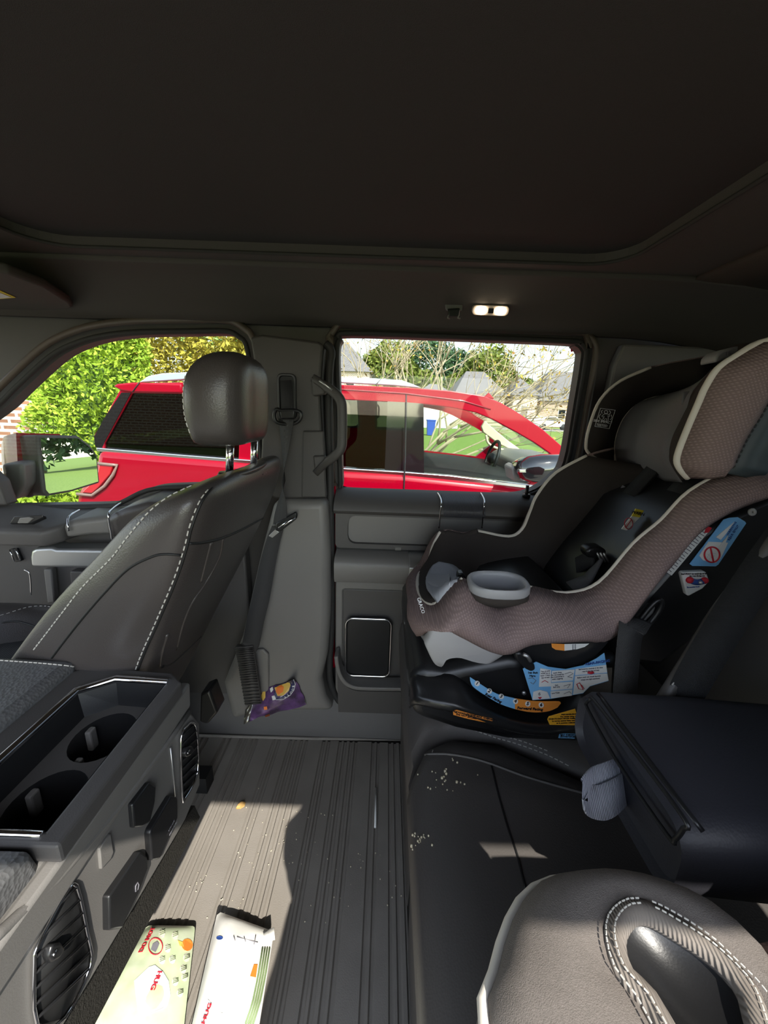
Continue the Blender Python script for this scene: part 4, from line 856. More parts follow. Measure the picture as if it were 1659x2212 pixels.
for pts in ([(1167, 1443), (1190, 1447), (1190, 1482), (1164, 1483)], [(1192, 1449), (1241, 1446), (1237, 1469), (1191, 1473)], [(1190, 1475), (1237, 1472), (1236, 1487), (1190, 1491)], [(1189, 1493), (1236, 1489), (1235, 1502), (1190, 1508)], [(1243, 1445), (1309, 1436), (1311, 1452), (1242, 1458)], [(1242, 1460), (1311, 1454), (1314, 1469), (1274, 1481), (1259, 1496), (1238, 1500)], [(1152, 1494), (1166, 1490), (1182, 1494), (1188, 1508), (1150, 1511)]):
    w = sticker('white_panel', pts, .5332, STW, il)
textpx('REAR-FACING', 1291, 1431, .533, 6, INKB, il, -9, bold=.02)
textpx('Lap Belt', 1151, 1453, .533, 4.6, INK, il, 2); textpx('Here', 1150, 1460, .533, 4.6, INK, il, 2)
textpx('6', 1165, 1499, .5322, 8, INKG, il, 0)
sticker('red_mark', [(1162, 1506), (1170, 1506), (1166, 1510)], .532, INKR, il)
for u, v, s in [(1178, 1450, 'Top of child'), (1178, 1454.5, 'MUST be at'), (1178, 1459, 'least 1" from'), (1178, 1463.5, 'top of seat'), (1204, 1453, 'Latch Strap'), (1204, 1457.5, 'Do not install by'), (1204, 1462, 'this method for a'), (1204, 1466.5, 'child weighing'), (1202, 1480, 'Seat'), (1202, 1484, 'Belt only'), (1200, 1497, 'Low Twist'), (1276, 1444, 'Ball must be entirely in the blue'), (1276, 1449, 'rear-facing line of seat'), (1272, 1462, 'Before each use check harness'), (1275, 1467, 'straps are tight and level')]:
    textpx(s, u, v, .532, 2.9, INKG, il, -5)
for q in ([(1220, 1456), (1232, 1452), (1238, 1455), (1226, 1462), (1236, 1464)], [(1218, 1482), (1232, 1478), (1226, 1486)], [(1218, 1499), (1230, 1494), (1234, 1498)], [(1142, 1466), (1150, 1464), (1158, 1470), (1152, 1478), (1146, 1474)]):
    mesh('sketch_mark', *tube(PYs(q, .532), .0005, 4), INKG, il)
for q in ([(1170, 1474), (1177, 1470), (1184, 1474)], [(1246, 1478), (1252, 1475), (1260, 1490), (1250, 1488), (1246, 1478)], [(1256, 1480), (1262, 1488)]):
    mesh('sketch_mark', *tube(PYs(q, .532), .0006, 4), INKR, il)
mesh('capsule_mark', *tube(PYs([(1270, 1452), (1276, 1453.5), (1282, 1452)], .5318), .0022, 8), INKR, il)
o1 = [(978.6, 1535), (987, 1533), (1026, 1544), (1064, 1552), (1063, 1561), (1045, 1559), (1010, 1552), (979, 1543.5)]
l1 = sticker('orange_label', o1, .512, STO, C)
textpx('FORWARD-FACING MAX. OVERHANG', 1026, 1546.5, .511, 4.2, INK, l1, 12, bold=.01); textpx('DO NOT EXCEED', 1008, 1547.5, .511, 4.2, INK, l1, 12, bold=.01)
textpx('<', 985, 1539.5, .511, 6, INK, l1, 10, bold=.04)
l2 = sticker('yellow_label', [(1182, 1553.6), (1185.5, 1547), (1242, 1531), (1251, 1561), (1248, 1566), (1187, 1565)], .509, STY, C)
for i, (s, u) in enumerate((('FORWARD-FACING', 1232), ('The center strap must', 1230), ('ORIENTACION HACIA ADELANTE', 1219), ('La correa central debe usarse', 1219), ('en la posicion indicada', 1222))): textpx(s, u, 1543+i*4.6, .508, 3.2, INK, l2, -2)
l3 = sticker('blue_label', [(1208.6, 1584), (1244, 1585), (1240.5, 1594.7), (1206, 1593.5)], .509, STB, C)
textpx('MAX. OVERHANG', 1228, 1587.5, .508, 3.2, INK, l3, 1); textpx('DO NOT EXCEED', 1228, 1591.5, .508, 3.2, INK, l3, 1); textpx('<', 1213, 1589, .508, 5, INK, l3, 0, bold=.04)
mesh('rivet', *ball(PY(1132, 1497, .550), .004, .003, .004), SAT, base)
textpx('GRACO', 909, 1308, .585, 8, WHT, sc_, 72)
# second seat, this side of the bench
cs2 = dup(cs1, (0.02, -.795, .0), 'sunlit taupe child seat in the lower right corner with an empty cup hole', skip=('cup_holder', 'cup_rim', 'cup_collar'))
# its far arm: fabric dome with an open stitched cup hole
def resamp(pts, n):
    P = cat([V(p) for p in pts], 6, True); L = [0]
    for a, b in zip(P, P[1:]+P[:1]): L.append(L[-1]+(b-a).length)
    out = []; P2 = P+P[:1]
    for i in range(n):
        t = L[-1]*i/n; k = max(j for j in range(len(P)) if L[j] <= t+1e-9); out.append(P2[k].lerp(P2[k+1], (t-L[k])/max(1e-9, L[k+1]-L[k])))
    return out
ol = [PZ(u, v, .70) for u, v in [(1040, 2240), (1052, 2130), (1080, 2020), (1112, 1948), (1150, 1908), (1205, 1889), (1290, 1886), (1380, 1900), (1480, 1932), (1560, 1978), (1620, 2032), (1680, 2100), (1760, 2230)]]
ol += [V((.31, .10, .70)), V((.29, .03, .70)), V((.20, .0, .70)), V((.09, .03, .70))]
hl_ = [PZ(u, v, .715) for u, v in [(1328, 2060), (1326, 2020), (1340, 1992), (1362, 1976), (1400, 1980), (1460, 2014), (1530, 2060), (1585, 2112), (1618, 2162), (1640, 2240)]]
hl_ += [V((hl_[-1].x-.01, hl_[-1].y-.025, .715)), V((.165, .062, .715)), PZ(1440, 2240, .715), PZ(1396, 2164, .715), PZ(1350, 2118, .715)]
NO = 48
OL, HL = resamp(ol, NO), resamp(hl_, NO)
cO = sum(OL, V())/NO; cH_ = sum(HL, V())/NO
def align(A, c):  # start each loop at the same bearing and run the same way round
    ar = sum((A[i]-c).x*(A[(i+1) % NO]-c).y-(A[i]-c).y*(A[(i+1) % NO]-c).x for i in range(NO))
    if ar < 0: A = A[::-1]
    k = max(range(NO), key=lambda i: (A[i]-c).y-.6*abs((A[i]-c).x+.0)); return A[k:]+A[:k]
OL, HL = align(OL, cH_), align(HL, cH_)
mixr = lambda t, z: [V((a.x+(b.x-a.x)*t, a.y+(b.y-a.y)*t, z)) for a, b in zip(OL, HL)]
dome = [[V((a.x+(a.x-cO.x)*-.02, a.y+(a.y-cO.y)*-.02, .60)) for a in OL], mixr(0, .66), mixr(.02, .69), mixr(.10, .708), mixr(.28, .719), mixr(.6, .722), mixr(.9, .719), mixr(1, .712)]
dm = mesh('arm_cover', *loft(dome, True, False), FAB2, cs2)
mesh('cup_well', *loft([[V((p.x, p.y, .711)) for p in HL], [cH_+(p-cH_)*.97+V((0, 0, -.03)) for p in HL], [cH_+(p-cH_)*.80+V((0, 0, -.075)) for p in HL], [cH_+(p-cH_)*.3+V((0, 0, -.085)) for p in HL]], True, True), PLB, cs2, rec=False)
mesh('hole_trim', *tube([V((p.x, p.y, .717)) for p in HL], .0065, 8, True), FABT, cs2)
for dr in (.02, .10):
    mesh('hole_stitching', *stitches([V((p.x, p.y, .7245)) for p in [a.lerp(b, dr) for a, b in zip(HL, OL)]], .0036, .0022, .0005), THR, cs2, smooth=False)
mesh('arm_piping', *tube([p+V((0, 0, .003)) for p in mixr(.03, .693)], .0035, 8, True), PIPE, cs2)

# the rest of the second seat keeps clear of the dome
def inpoly(x, y, P):
    r = False
    for a, b in zip(P, P[1:]+P[:1]):
        if (a.y > y) != (b.y > y) and x < (b.x-a.x)*(y-a.y)/(b.y-a.y)+a.x: r = not r
    return r
for ch in cs2.children:
    if ch.name.split('.')[0] in ('side_cover', 'bucket_lining', 'front_pad', 'piping', 'lettering', 'pad_tab', 'strap_slot'):
        ch.data = ch.data.copy(); off = V((.02, -.795, 0))
        for v in ch.data.vertices:
            w = v.co+off
            if inpoly(w.x, w.y, OL) and w.z > .57: v.co.z = .57+(w.z-.57)*.12
# ================================================================ outside
ZG = -.66
CON = mat('concrete', srgb(140, 137, 130), .85, bump='noise', bs=30, bd=.2, var=(srgb(128, 125, 119), 3))
GRS = mat('lawn_grass', srgb(122, 142, 74), .9, spec=.1, bump='noise', bs=40, bd=.6, var=(srgb(98, 120, 56), 14))
ASP = mat('asphalt', srgb(150, 148, 144), .9, bump='noise', bs=60, bd=.2)
SHG = mat('roof_shingles', srgb(112, 108, 106), .9, bump='ribs', bs=4, bd=.3, var=(srgb(96, 92, 92), 6))
WALLW = mat('white_siding', srgb(214, 210, 200), .8)
def brickmat(name, c1, c2, mortar, scale, bw=.5, bh=.25):
    m = bpy.data.materials.new(name); m.use_nodes = True; nt = m.node_tree; N = nt.nodes; L = nt.links; b = N['Principled BSDF']; b.inputs['Roughness'].default_value = .9
    tc = N.new('ShaderNodeTexCoord'); mp = N.new('ShaderNodeMapping'); mp.inputs['Rotation'].default_value = (R(90), 0, 0); br = N.new('ShaderNodeTexBrick')
    br.inputs['Color1'].default_value = c1; br.inputs['Color2'].default_value = c2; br.inputs['Mortar'].default_value = mortar; br.inputs['Scale'].default_value = scale
    br.inputs['Mortar Size'].default_value = .022; br.inputs['Brick Width'].default_value = bw; br.inputs['Row Height'].default_value = bh
    L.new(tc.outputs['Object'], mp.inputs['Vector']); L.new(mp.outputs['Vector'], br.inputs['Vector']); L.new(br.outputs['Color'], b.inputs['Base Color']); MATS[name] = m; return m
BRK = brickmat('brick_tan', srgb(166, 118, 88), srgb(140, 96, 72), srgb(206, 198, 184), 1.0, .24, .088)
BRK2 = brickmat('brick_brown', srgb(150, 112, 88), srgb(132, 98, 76), srgb(180, 165, 150), 1.0, .3, .1)
gr = mesh('ground', *grid([[V((x, y, ZG-.03)) for x in (-90, 0, 160)] for y in (-90, 0, 160)]), GRS, smooth=False); struct(gr)
struct(mesh('driveway', *box((-9, -6, ZG-.03), (8, 7.2, ZG)), CON, smooth=False))
struct(mesh('street', *box((-60, 9.5, ZG-.03), (14, 13.5, ZG-.005)), ASP, smooth=False))
struct(mesh('far_street', *box((10, 40, ZG-.03), (60, 47, ZG-.005)), CON, smooth=False))
# ---------------------------------------------------------------- red sport utility vehicle
BLK = mat('car_black_gloss', srgb(22, 22, 24), .08, coat=1)
CHRB = mat('belt_chrome', (.8, .8, .82, 1), .18, metal=1)
BEI = mat('beige_trim', srgb(206, 192, 160), .7)
Y0 = 2.9
suv = thing('red_car', 'red sport utility car parked alongside, seen through both side windows', 'car', (0, 3.9, ZG))
S = suv
W = lambda pts, y=Y0: PYs(pts, y)
low = [(209, 973), (545, 1001), (740, 1018), (872, 1025), (1082, 1047), (1136, 1055), (1190, 1060), (1330, 1068), (1470, 1090), (1560, 1125), (1580, 1200), (1575, 1290), (1500, 1300), (230, 1290), (170, 1250), (158, 1150), (163, 1068), (185, 1030), (205, 1000)]
mesh('body', *prism(W(low), (0, 1.95, 0)), RED, S, bev=.05, bseg=3, ang=40)
roofl = [(258, 843), (268, 833), (300, 827), (400, 826), (735, 831), (879, 837), (973, 844), (1046, 855), (1082, 870), (1118, 891), (1172, 927), (1228, 976), (1240, 1000)]
outer = roofl+[(1180, 1058), (1082, 1044), (872, 1022), (545, 999), (209, 971), (203, 941), (224, 905)]
h1 = [(284, 849), (400, 851), (520, 855), (515, 992), (224, 969), (224, 957)]
h2 = [(550, 856), (740, 863), (839, 868), (833, 1016), (742, 1010), (548, 996)]
h3 = [(915, 873), (973, 880), (1028, 891), (1064, 906), (1118, 935), (1154, 956), (1190, 981), (1188, 1010), (1140, 1047), (1082, 1040), (973, 1028), (916, 1023)]
YS = 2.945
def shell_y(y): return holed(PYs(outer, YS), [PYs(h, YS) for h in (h1, h2, h3)], (0, .05, 0))
v_, f_ = shell_y(YS)
mesh('side_frame', v_, f_, RED, S, smooth=False, bev=.006)
mesh('side_frame', [p+V((0, 1.8, 0)) for p in v_], f_, RED, S, smooth=False)
rt = [PY(u, v, YS) for u, v in roofl[1:8]]; rb_ = [PY(u, v+10, YS) for u, v in roofl[1:8]]
mesh('roof', *prism(rt+rb_[::-1], (0, 1.85, 0)), RED, S, bev=.02, bseg=3)
for h, g, nm in ((h1, GLP, 'rear_quarter_glass'), (h2, GLP, 'rear_door_glass'), (h3, GLS, 'front_door_glass')):
    q = [p+V((0, .02, 0)) for p in PYs(h, YS)]; q = offs(q, .006)
    mesh(nm, *prism(q, (0, .004, 0)), g, S, smooth=False)
    mesh(nm, *prism([p+V((0, 1.8, 0)) for p in q], (0, .004, 0)), g, S, smooth=False)
mesh('pillar_cover', *prism(PYs([(837, 867), (876, 869), (873, 1021), (831, 1017)], YS-.004), (0, .006, 0)), BLK, S, smooth=False)
mesh('pillar_cover', *prism(PYs([(879, 869), (915, 872), (916, 1026), (876, 1022)], YS-.004), (0, .006, 0)), BLK, S, smooth=False)
mesh('pillar_cover', *prism(PYs([(262, 848), (283, 848), (224, 957), (220, 968), (206, 966), (203, 944), (224, 905)], YS-.004), (0, .006, 0)), BLK, S, smooth=False)
mesh('belt_strip', *prism(PYs([(207, 967), (400, 983), (545, 994), (740, 1011), (872, 1019), (973, 1027), (1082, 1040), (1150, 1048), (1190, 1054), (1180, 1060), (1140, 1056), (1082, 1049), (872, 1028), (740, 1019), (545, 1003), (209, 975)], 2.92), (0, .05, 0)), CHRB, S, bev=.006)
for p in ([(877.5, 852), (877, 900), (875, 1000), (872, 1070), (870, 1180)], [(545, 850), (543, 995), (540, 1100)]):
    mesh('door_gap', *tube(PYs(p, 2.896), .006, 6), PLD, S)
mesh('roof_groove', *tube(PYs([(410, 838), (735, 841), (876, 850), (1000, 866), (1060, 884)], 2.944), .006, 6), REDD, S)
rl = [(299, 826), (320, 812), (350, 806), (420, 803), (560, 807), (735, 815), (808, 817), (868, 821), (893, 830), (911, 838), (850, 833), (735, 827), (560, 820), (430, 818), (340, 824)]
SILV = mat('rail_silver', srgb(190, 200, 208), .3, metal=.5)
for dy in (0, 1.55): mesh('roof_rail', *prism([p+V((0, dy, 0)) for p in PYs(rl, 3.0)], (0, .05, 0)), SILV, S, bev=.008)
mesh('rail_joint', *tube(PYs([(823, 818), (811, 832)], 2.997), .004, 6), PLM, S)
mesh('spoiler', *prism(PYs([(243, 834), (252, 829), (284, 826), (302, 826), (392, 829), (392, 849), (284, 847), (262, 844)], 2.93), (0, 1.85, 0)), RED, S, bev=.012, bseg=3)
mesh('spoiler_gap', *tube(PYs([(301, 826), (286, 847)], 2.927), .004, 6), PLD, S)
mesh('tail_lamp', *prism(PYs([(214, 1003), (244, 1006), (238, 1024), (214, 1052), (198, 1066), (176, 1064), (196, 1044), (210, 1024)], 2.885), (0, .04, 0)), mat('lamp_red', srgb(168, 6, 24), .12, coat=1), S, bev=.006)
mesh('lamp_edge', *tube(PYs([(212, 1001), (253, 1005), (244, 1026), (226, 1050), (199, 1070), (166, 1067)], 2.885), .012, 8), mat('lamp_smoke', srgb(130, 104, 96), .2), S)
mesh('rear_glass', *prism([PY(262, 850, 3.05), PY(207, 945, 3.05), PY(207, 945, 3.05)+V((0, 1.6, 0)), PY(262, 850, 3.05)+V((0, 1.6, 0))], (-.02, 0, 0)), GLP, S, smooth=False)
mesh('windscreen', *prism([PY(1062, 866, 3.05), PY(1226, 985, 3.0), PY(1226, 985, 3.0)+V((.05, 1.75, 0)), PY(1062, 866, 3.05)+V((0, 1.65, 0))], (.005, 0, 0)), GLS, S, smooth=False)
mc = [(1121, 1016), (1128, 1000), (1148, 989), (1180, 985), (1224, 984), (1234, 1000), (1216, 1036), (1190, 1043), (1150, 1044), (1130, 1036)]
mm_ = mesh('mirror_housing', *loft([[V((sum(p.x for p in PYs(mc, 2.62))/10, 2.55, sum(p.z for p in PYs(mc, 2.62))/10))+(p-V((sum(q.x for q in PYs(mc, 2.62))/10, 2.62, sum(q.z for q in PYs(mc, 2.62))/10)))*.6 for p in PYs(mc, 2.62)], PYs(mc, 2.60), [p+V((0, .10, 0)) for p in PYs(mc, 2.60)], [p+V((0, .2, -.02)) for p in PYs(mc, 2.64)]]), BLK, S, ang=60)
mesh('mirror_band', *prism(PYs([(1122, 1014), (1224, 1015), (1220, 1022), (1122, 1021)], 2.575), (0, .04, 0)), CHRB, mm_, bev=.004)
mesh('mirror_oval', *tube(PYs(circ(1180, 1012, 8, 16, 3), 2.56), .003, 6, True), CHRB, mm_)
mesh('mirror_foot', *prism(PYs([(1106, 1012), (1116, 1006), (1126, 1010), (1126, 1038), (1110, 1040)], 2.72), (0, .2, 0)), PLM, S, bev=.01)
mesh('antenna_fin', *prism(PYs([(1046, 858), (1056, 848), (1068, 862)], 3.85), (0, .03, 0)), RED, S, bev=.004)
# interior seen through the front door glass
mesh('pillar_trim', *prism(PYs([(1040, 922), (1048, 909), (1062, 922), (1098, 952), (1140, 982), (1128, 984), (1076, 958), (1044, 934)], 4.6), (0, .06, 0)), BEI, S, bev=.01)
mesh('assist_handle', *tube(cat(PYs([(1050, 940), (1054, 956), (1068, 966), (1088, 972)], 4.5), 4), .014, 8), BEI, S)
st_c = PY(1062, 990, 4.2)
mesh('steering_wheel', *join(tube(ell(st_c, V((.25, 0, .97)), V((0, 1, 0)), .19, .19, 28), .017, 8, True), ball(st_c, .05, .08, .06)), PLD, S)
mesh('cabin_floor', *prism([p+V((0, 0, .004)) for p in PYs([(215, 970), (545, 998), (740, 1015), (872, 1022), (1082, 1044), (1190, 1057), (1190, 1075), (215, 1000)], 2.97)], (0, 1.75, 0)), PLD, S, smooth=False)
mesh('dashboard', *prism([V((1.22, 3.05, .30)), V((1.25, 3.05, .56)), V((1.38, 3.05, .62)), V((1.75, 3.05, .60)), V((1.75, 3.05, .30))], (0, 1.6, 0)), PLM, S, bev=.03)
mesh('far_door_panel', *prism(PYs([(930, 1004), (1088, 1012), (1088, 1060), (930, 1060)], 4.55), (0, .03, 0)), BEI, S, bev=.01)
mesh('far_door_pull', *prism(PYs([(998, 1004), (1030, 1006), (1022, 1020), (1004, 1018)], 4.53), (0, .02, 0)), PLD, S, bev=.004)
for y in (3.15, 4.05):
    mesh('front_seat_back', *prism(PYs([(820, 1080), (835, 930), (850, 885), (868, 884), (876, 930), (900, 1080)], y), (0, .45, 0)), PLB, S, bev=.04)
mesh('second_row', *prism(PYs([(590, 1080), (600, 900), (640, 896), (680, 1080)], 3.05), (0, 1.6, 0)), PLB, S, bev=.04)
for x in (-1.6, 1.45):
    for y in (2.9, 4.6):
        w = mesh('wheel', *loft([ell((x, y+dy, ZG+.39), (1, 0, 0), (0, 0, 1), r_, r_, 32) for dy, r_ in ((0, .30), (.02, .38), (.22, .38), (.24, .30))]), RUB, S, ang=40)
        mesh('wheel_rim', *loft([ell((x, y-.004 if y < 4 else y+.244, ZG+.39), (1, 0, 0), (0, 0, 1), r_, r_, 24) for r_ in (.26, .1)], True, True), SAT, w)
for x in (-1.6, 1.45): mesh('wheel_arch', *prism(ell((x, 2.893, ZG+.42), (1, 0, 0), (0, 0, 1), .44, .44, 24), (0, .01, 0)), PLD, S, smooth=False)
# ---------------------------------------------------------------- plants
def leaves(n, fn, size, seed, flat=0):
    rnd = random.Random(seed); vs, fs = [], []
    for i in range(n):
        c, nn = fn(rnd); a = V((rnd.gauss(0, 1), rnd.gauss(0, 1), rnd.gauss(0, 1)))
        a = (a + nn*flat).normalized(); b = a.cross(V((rnd.gauss(0, 1), rnd.gauss(0, 1), rnd.gauss(0, 1)))).normalized(); s = size*rnd.uniform(.6, 1.3)
        k = len(vs); vs += [c-a*s, c+b*s*.45, c+a*s, c-b*s*.45]; fs.append((k, k+1, k+2, k+3))
    return vs, fs
def leafmat(name, c1, c2, sc=6):
    m = mat(name, c1, .6, spec=.2, var=(c2, sc)); b = m.node_tree.nodes['Principled BSDF']
    b.inputs['Subsurface Weight'].default_value = 0; return m
def tree(name, label, cat_, base, crown, rad, n, size, m, seed, trunk=.1, group=None, bark=None):
    t = thing(name, label, cat_, base, group); c = V(crown); rx, ry, rz = rad
    ph = [random.Random(seed+9).uniform(0, 6) for _ in range(6)]
    def fn(r):
        d = V((r.gauss(0, 1), r.gauss(0, 1), r.gauss(0, 1))).normalized()
        w = 1+.16*math.sin(5*d.x+ph[0])+.14*math.sin(6*d.z+ph[1])+.12*math.sin(9*d.y+7*d.x+ph[2])
        s = w*(.62+.38*r.random()**.6); return c+V((d.x*rx, d.y*ry, d.z*rz))*s, d
    mesh('foliage', *leaves(n, fn, size, seed), m, t, smooth=False, rec=False)
    b = V(base); mesh('trunk', *tube([b, b.lerp(c, .6), c+V((0, 0, rz*.5))], [trunk, trunk*.8, trunk*.3], 8), bark or mat('bark', srgb(110, 96, 78), .9), t)
    return t
BARK = mat('tree_bark', srgb(112, 98, 80), .9)
LG1 = leafmat('bright_conifer_leaf', srgb(172, 194, 66), srgb(122, 154, 44), 7)
LG2 = leafmat('golden_leaf', srgb(186, 176, 72), srgb(148, 132, 56), 5)
LG3 = leafmat('olive_leaf', srgb(120, 128, 58), srgb(84, 96, 40), .6)
LG4 = leafmat('fresh_leaf', srgb(150, 186, 100), srgb(112, 150, 74), 1)
LG5 = leafmat('dark_tree_leaf', srgb(70, 96, 62), srgb(48, 72, 44), .4)
# conifer beside the brick wall
cb = PY(180, 1000, 4.5); cb = V((-3.28, 4.5, ZG))
con = thing('conifer_shrub', 'tall bright green conifer beside the brick wall', 'shrub', tuple(cb))
def cfn(r):
    t = r.random()**.8; z = ZG+.02+t*3.3; rad = .58*(1-t**2.2)**.5*(1+.0*t) + .04; a = r.uniform(0, 2*math.pi); k = (.80+.22*r.random())*(1+.13*math.sin(3*a+z*4)+.08*math.sin(7*a-z*9))
    d = V((math.cos(a), math.sin(a), .5)); return V((cb.x+math.cos(a)*rad*k, cb.y+math.sin(a)*rad*k, z)), d
mesh('foliage', *leaves(34000, cfn, .030, 3, 1.2), LG1, con, smooth=False, rec=False)
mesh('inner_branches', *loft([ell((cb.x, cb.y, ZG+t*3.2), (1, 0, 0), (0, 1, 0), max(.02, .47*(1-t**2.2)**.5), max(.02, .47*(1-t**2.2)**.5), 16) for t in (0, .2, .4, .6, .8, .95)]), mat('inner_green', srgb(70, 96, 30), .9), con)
tree('golden_shrub', 'yellow leaved shrub behind the roof of the red car', 'shrub', (-4.8, 10.3, ZG), (-4.8, 10.3, 2.4), (2.1, 1.4, 2.25), 24000, .07, LG2, 11, .08, bark=BARK)
tree('leafy_tree', 'pale green tree seen at the top corner of the front window', 'tree', (-7.2, 19, ZG), (-7.2, 19, 4.2), (2.3, 2.2, 2.6), 5000, .17, LG4, 21, .18, bark=BARK)
bt = thing('low_shrub', 'low yellow green shrub under the side mirror', 'shrub', (-3.2, 3.45, ZG))
def lfn(r):
    d = V((r.gauss(0, 1), r.gauss(0, 1), abs(r.gauss(0, 1)))).normalized(); s = .75+.25*r.random(); return V((-3.1+d.x*.55*s, 3.4+d.y*.28*s, ZG+.02+d.z*.95*s)), d
mesh('foliage', *leaves(5000, lfn, .04, 5, 1), LG1, bt, smooth=False, rec=False)
# brick house corner at the left
bw = thing('brick_house', 'tan brick house wall at the far left behind the conifer', 'house', (-7, 5.8, ZG))
mesh('brick_wall', *box((-10, 5.6, ZG), (-4.1, 5.9, 3.6)), BRK, bw, smooth=False)
mesh('white_slab', *box((-7.2, 5.5, ZG), (-5.68, 5.6, 3.6)), WALLW, bw, smooth=False)  # plain white slab over the left part of the brick wall
mesh('eave', *box((-10.2, 5.2, 3.5), (-4.0, 7.0, 3.7)), WALLW, bw, smooth=False)
# bare branching tree
bare = thing('bare_tree', 'nearly bare pale branched tree behind the roof of the red car', 'tree', (.1, 7.9, ZG))
rnd = random.Random(5); segs = []; tips = []
def grow(p, d, ln, r, depth):
    q = p; pts = [p]; rs = [r]
    for i in range(4):
        d = (d+V((rnd.gauss(0, .10), rnd.gauss(0, .10), rnd.gauss(0, .05)+.02))).normalized(); q = q+d*ln/4; pts.append(q); rs.append(r*(1-.12*(i+1)))
    segs.append(tube(pts, rs, 5 if depth > 1 else 7)); 
    if depth >= 4 or r < .003: tips.append((q, d)); return
    for k in range(3 if depth < 3 else 2):
        s = V((rnd.gauss(0, 1), rnd.gauss(0, 1), rnd.gauss(0, .6))); s = (s-d*s.dot(d)).normalized()
        a = pts[rnd.choice((2, 3, 4))] if k else pts[4]
        grow(a, (d+s*rnd.uniform(.35, .75)).normalized(), ln*rnd.uniform(.66, .86), rs[3]*rnd.uniform(.75, 1.0), depth+1)
b0 = V((.1, 7.9, ZG))
for dx, dy, l, r in [(-.55, .1, 1.7, .045), (-.2, -.2, 1.9, .05), (.1, .2, 2.0, .05), (.4, -.1, 2.0, .055), (.75, .1, 2.1, .055), (1.1, .0, 2.2, .05), (1.5, .1, 2.3, .05), (.6, -.5, 2.0, .045), (1.9, -.1, 2.4, .045)]:
    grow(b0+V((dx*.1, dy*.1, 0)), V((dx, dy, 1.15)).normalized(), l*.8, r*.85, 0)
mesh('branches', *join(*segs), mat('pale_bark', srgb(158, 144, 116), .9), bare)
def tfn(r):
    p, d = r.choice(tips); return p+V((r.gauss(0, .16), r.gauss(0, .16), r.gauss(0, .16))), d
mesh('leaves', *leaves(2600, tfn, .035, 9), leafmat('autumn_leaf', srgb(170, 158, 74), srgb(140, 104, 50), 4), bare, smooth=False, rec=False)
# far trees
for i, (x, y, z, r_, mm2, lab) in enumerate([(-1, 66, 4.5, 8.5, LG3, 'olive tree mass behind the bare tree, left part'), (10, 82, 6.2, 9.5, LG5, 'dark green tree behind the houses at the middle of the rear window'), (18, 74, 4.8, 8.2, LG3, 'olive tree beside the open sky in the rear window'), (-20, 80, 7, 10, LG3, 'olive tree far left behind the branches in the rear window'), (30, 84, 2.4, 7, LG5, 'small dark tree next to the grey roof')]):
    tree('background_tree', lab, 'tree', (x, y, ZG), (x, y, z), (r_, r_*.7, r_*.72), 9000, .5, mm2, 40+i, .3, 'trees behind the houses', BARK)
# houses
def house(label, x, y, w, d, h, rh, wm, name='house', wins=(), hip=.25):
    t = thing(name, label, 'house', (x, y, ZG)); z0 = ZG
    mesh('walls', *box((x-w/2, y, z0), (x+w/2, y+d, z0+h)), wm, t, smooth=False)
    e = .4; zr = z0+h; a = w*hip
    vs = [(x-w/2-e, y-e, zr), (x+w/2+e, y-e, zr), (x+w/2+e, y+d+e, zr), (x-w/2-e, y+d+e, zr), (x-w/2+a, y+d/2, zr+rh), (x+w/2-a, y+d/2, zr+rh)]
    mesh('roof', vs, [(0, 1, 5, 4), (1, 2, 5), (2, 3, 4, 5), (3, 0, 4), (0, 3, 2, 1)], SHG, t, smooth=False)
    for wx, wz, ww, wh in wins:
        q = mesh('window', *box((x+wx-ww/2, y-.06, z0+wz), (x+wx+ww/2, y+.02, z0+wz+wh)), WALLW, t, smooth=False)
        mesh('pane', *box((x+wx-ww/2+.08, y-.08, z0+wz+.08), (x+wx+ww/2-.08, y-.05, z0+wz+wh-.08)), BLK, q, smooth=False)
    return t
house('brick house with a wide grey roof at the right of the rear window', 27.2, 52, 15, 12, 3.3, 4.2, BRK2, wins=[(-4.5, 1, 1, 1.4), (0, 1, 1, 1.4)], hip=.2)
house('pale house with a grey gable roof behind the bare branches', 11.5, 50, 6, 9, 3.6, 3.2, BRK, wins=[(-1.5, 1, 1, 1.6), (1.2, 1, 1, 1.6)], hip=.3)
house('small brick gabled house left of the lamp post', 17.1, 50, 3.0, 6, 3.8, 2.2, BRK, wins=[(0, 1, 1, 1.6)], hip=.45)
house('white garage seen through the front window of the red car', 4.6, 38, 4.4, 6, 2.6, 1.6, WALLW, hip=.4)
house('tan house at the left edge of the rear window behind branches', -6.5, 42, 9, 8, 5.2, 3.4, BRK, wins=[(2.5, 3, 1, 1.4)], hip=.3)
# white parked car far down the street
wc = thing('white_car', 'small white parked sedan on the far street', 'car', (18.8, 43.5, ZG)); rw = V((.92, .38, 0)); rl_ = V((-.38, .92, 0))
WPA = mat('white_paint', srgb(236, 236, 236), .25, coat=1)
def wp(l, z, s=0): return V((18.2, 43.2, ZG))+rw*l+V((0, 0, z))+rl_*s
bp2 = [(-2.2, .35), (-2.25, .75), (-2.0, .95), (-1.2, 1.0), (1.1, .95), (2.0, .82), (2.2, .6), (2.2, .32)]
mesh('body', *prism([wp(l, z) for l, z in bp2], rl_*1.75), WPA, wc, bev=.06, bseg=2)
mesh('cabin', *loft([[wp(l, z, .1) for l, z in [(-1.9, .95), (-1.1, 1.42), (.3, 1.42), (1.2, .95)]], [wp(l, z, 1.65) for l, z in [(-1.9, .95), (-1.1, 1.42), (.3, 1.42), (1.2, .95)]]]), WPA, wc, smooth=False)
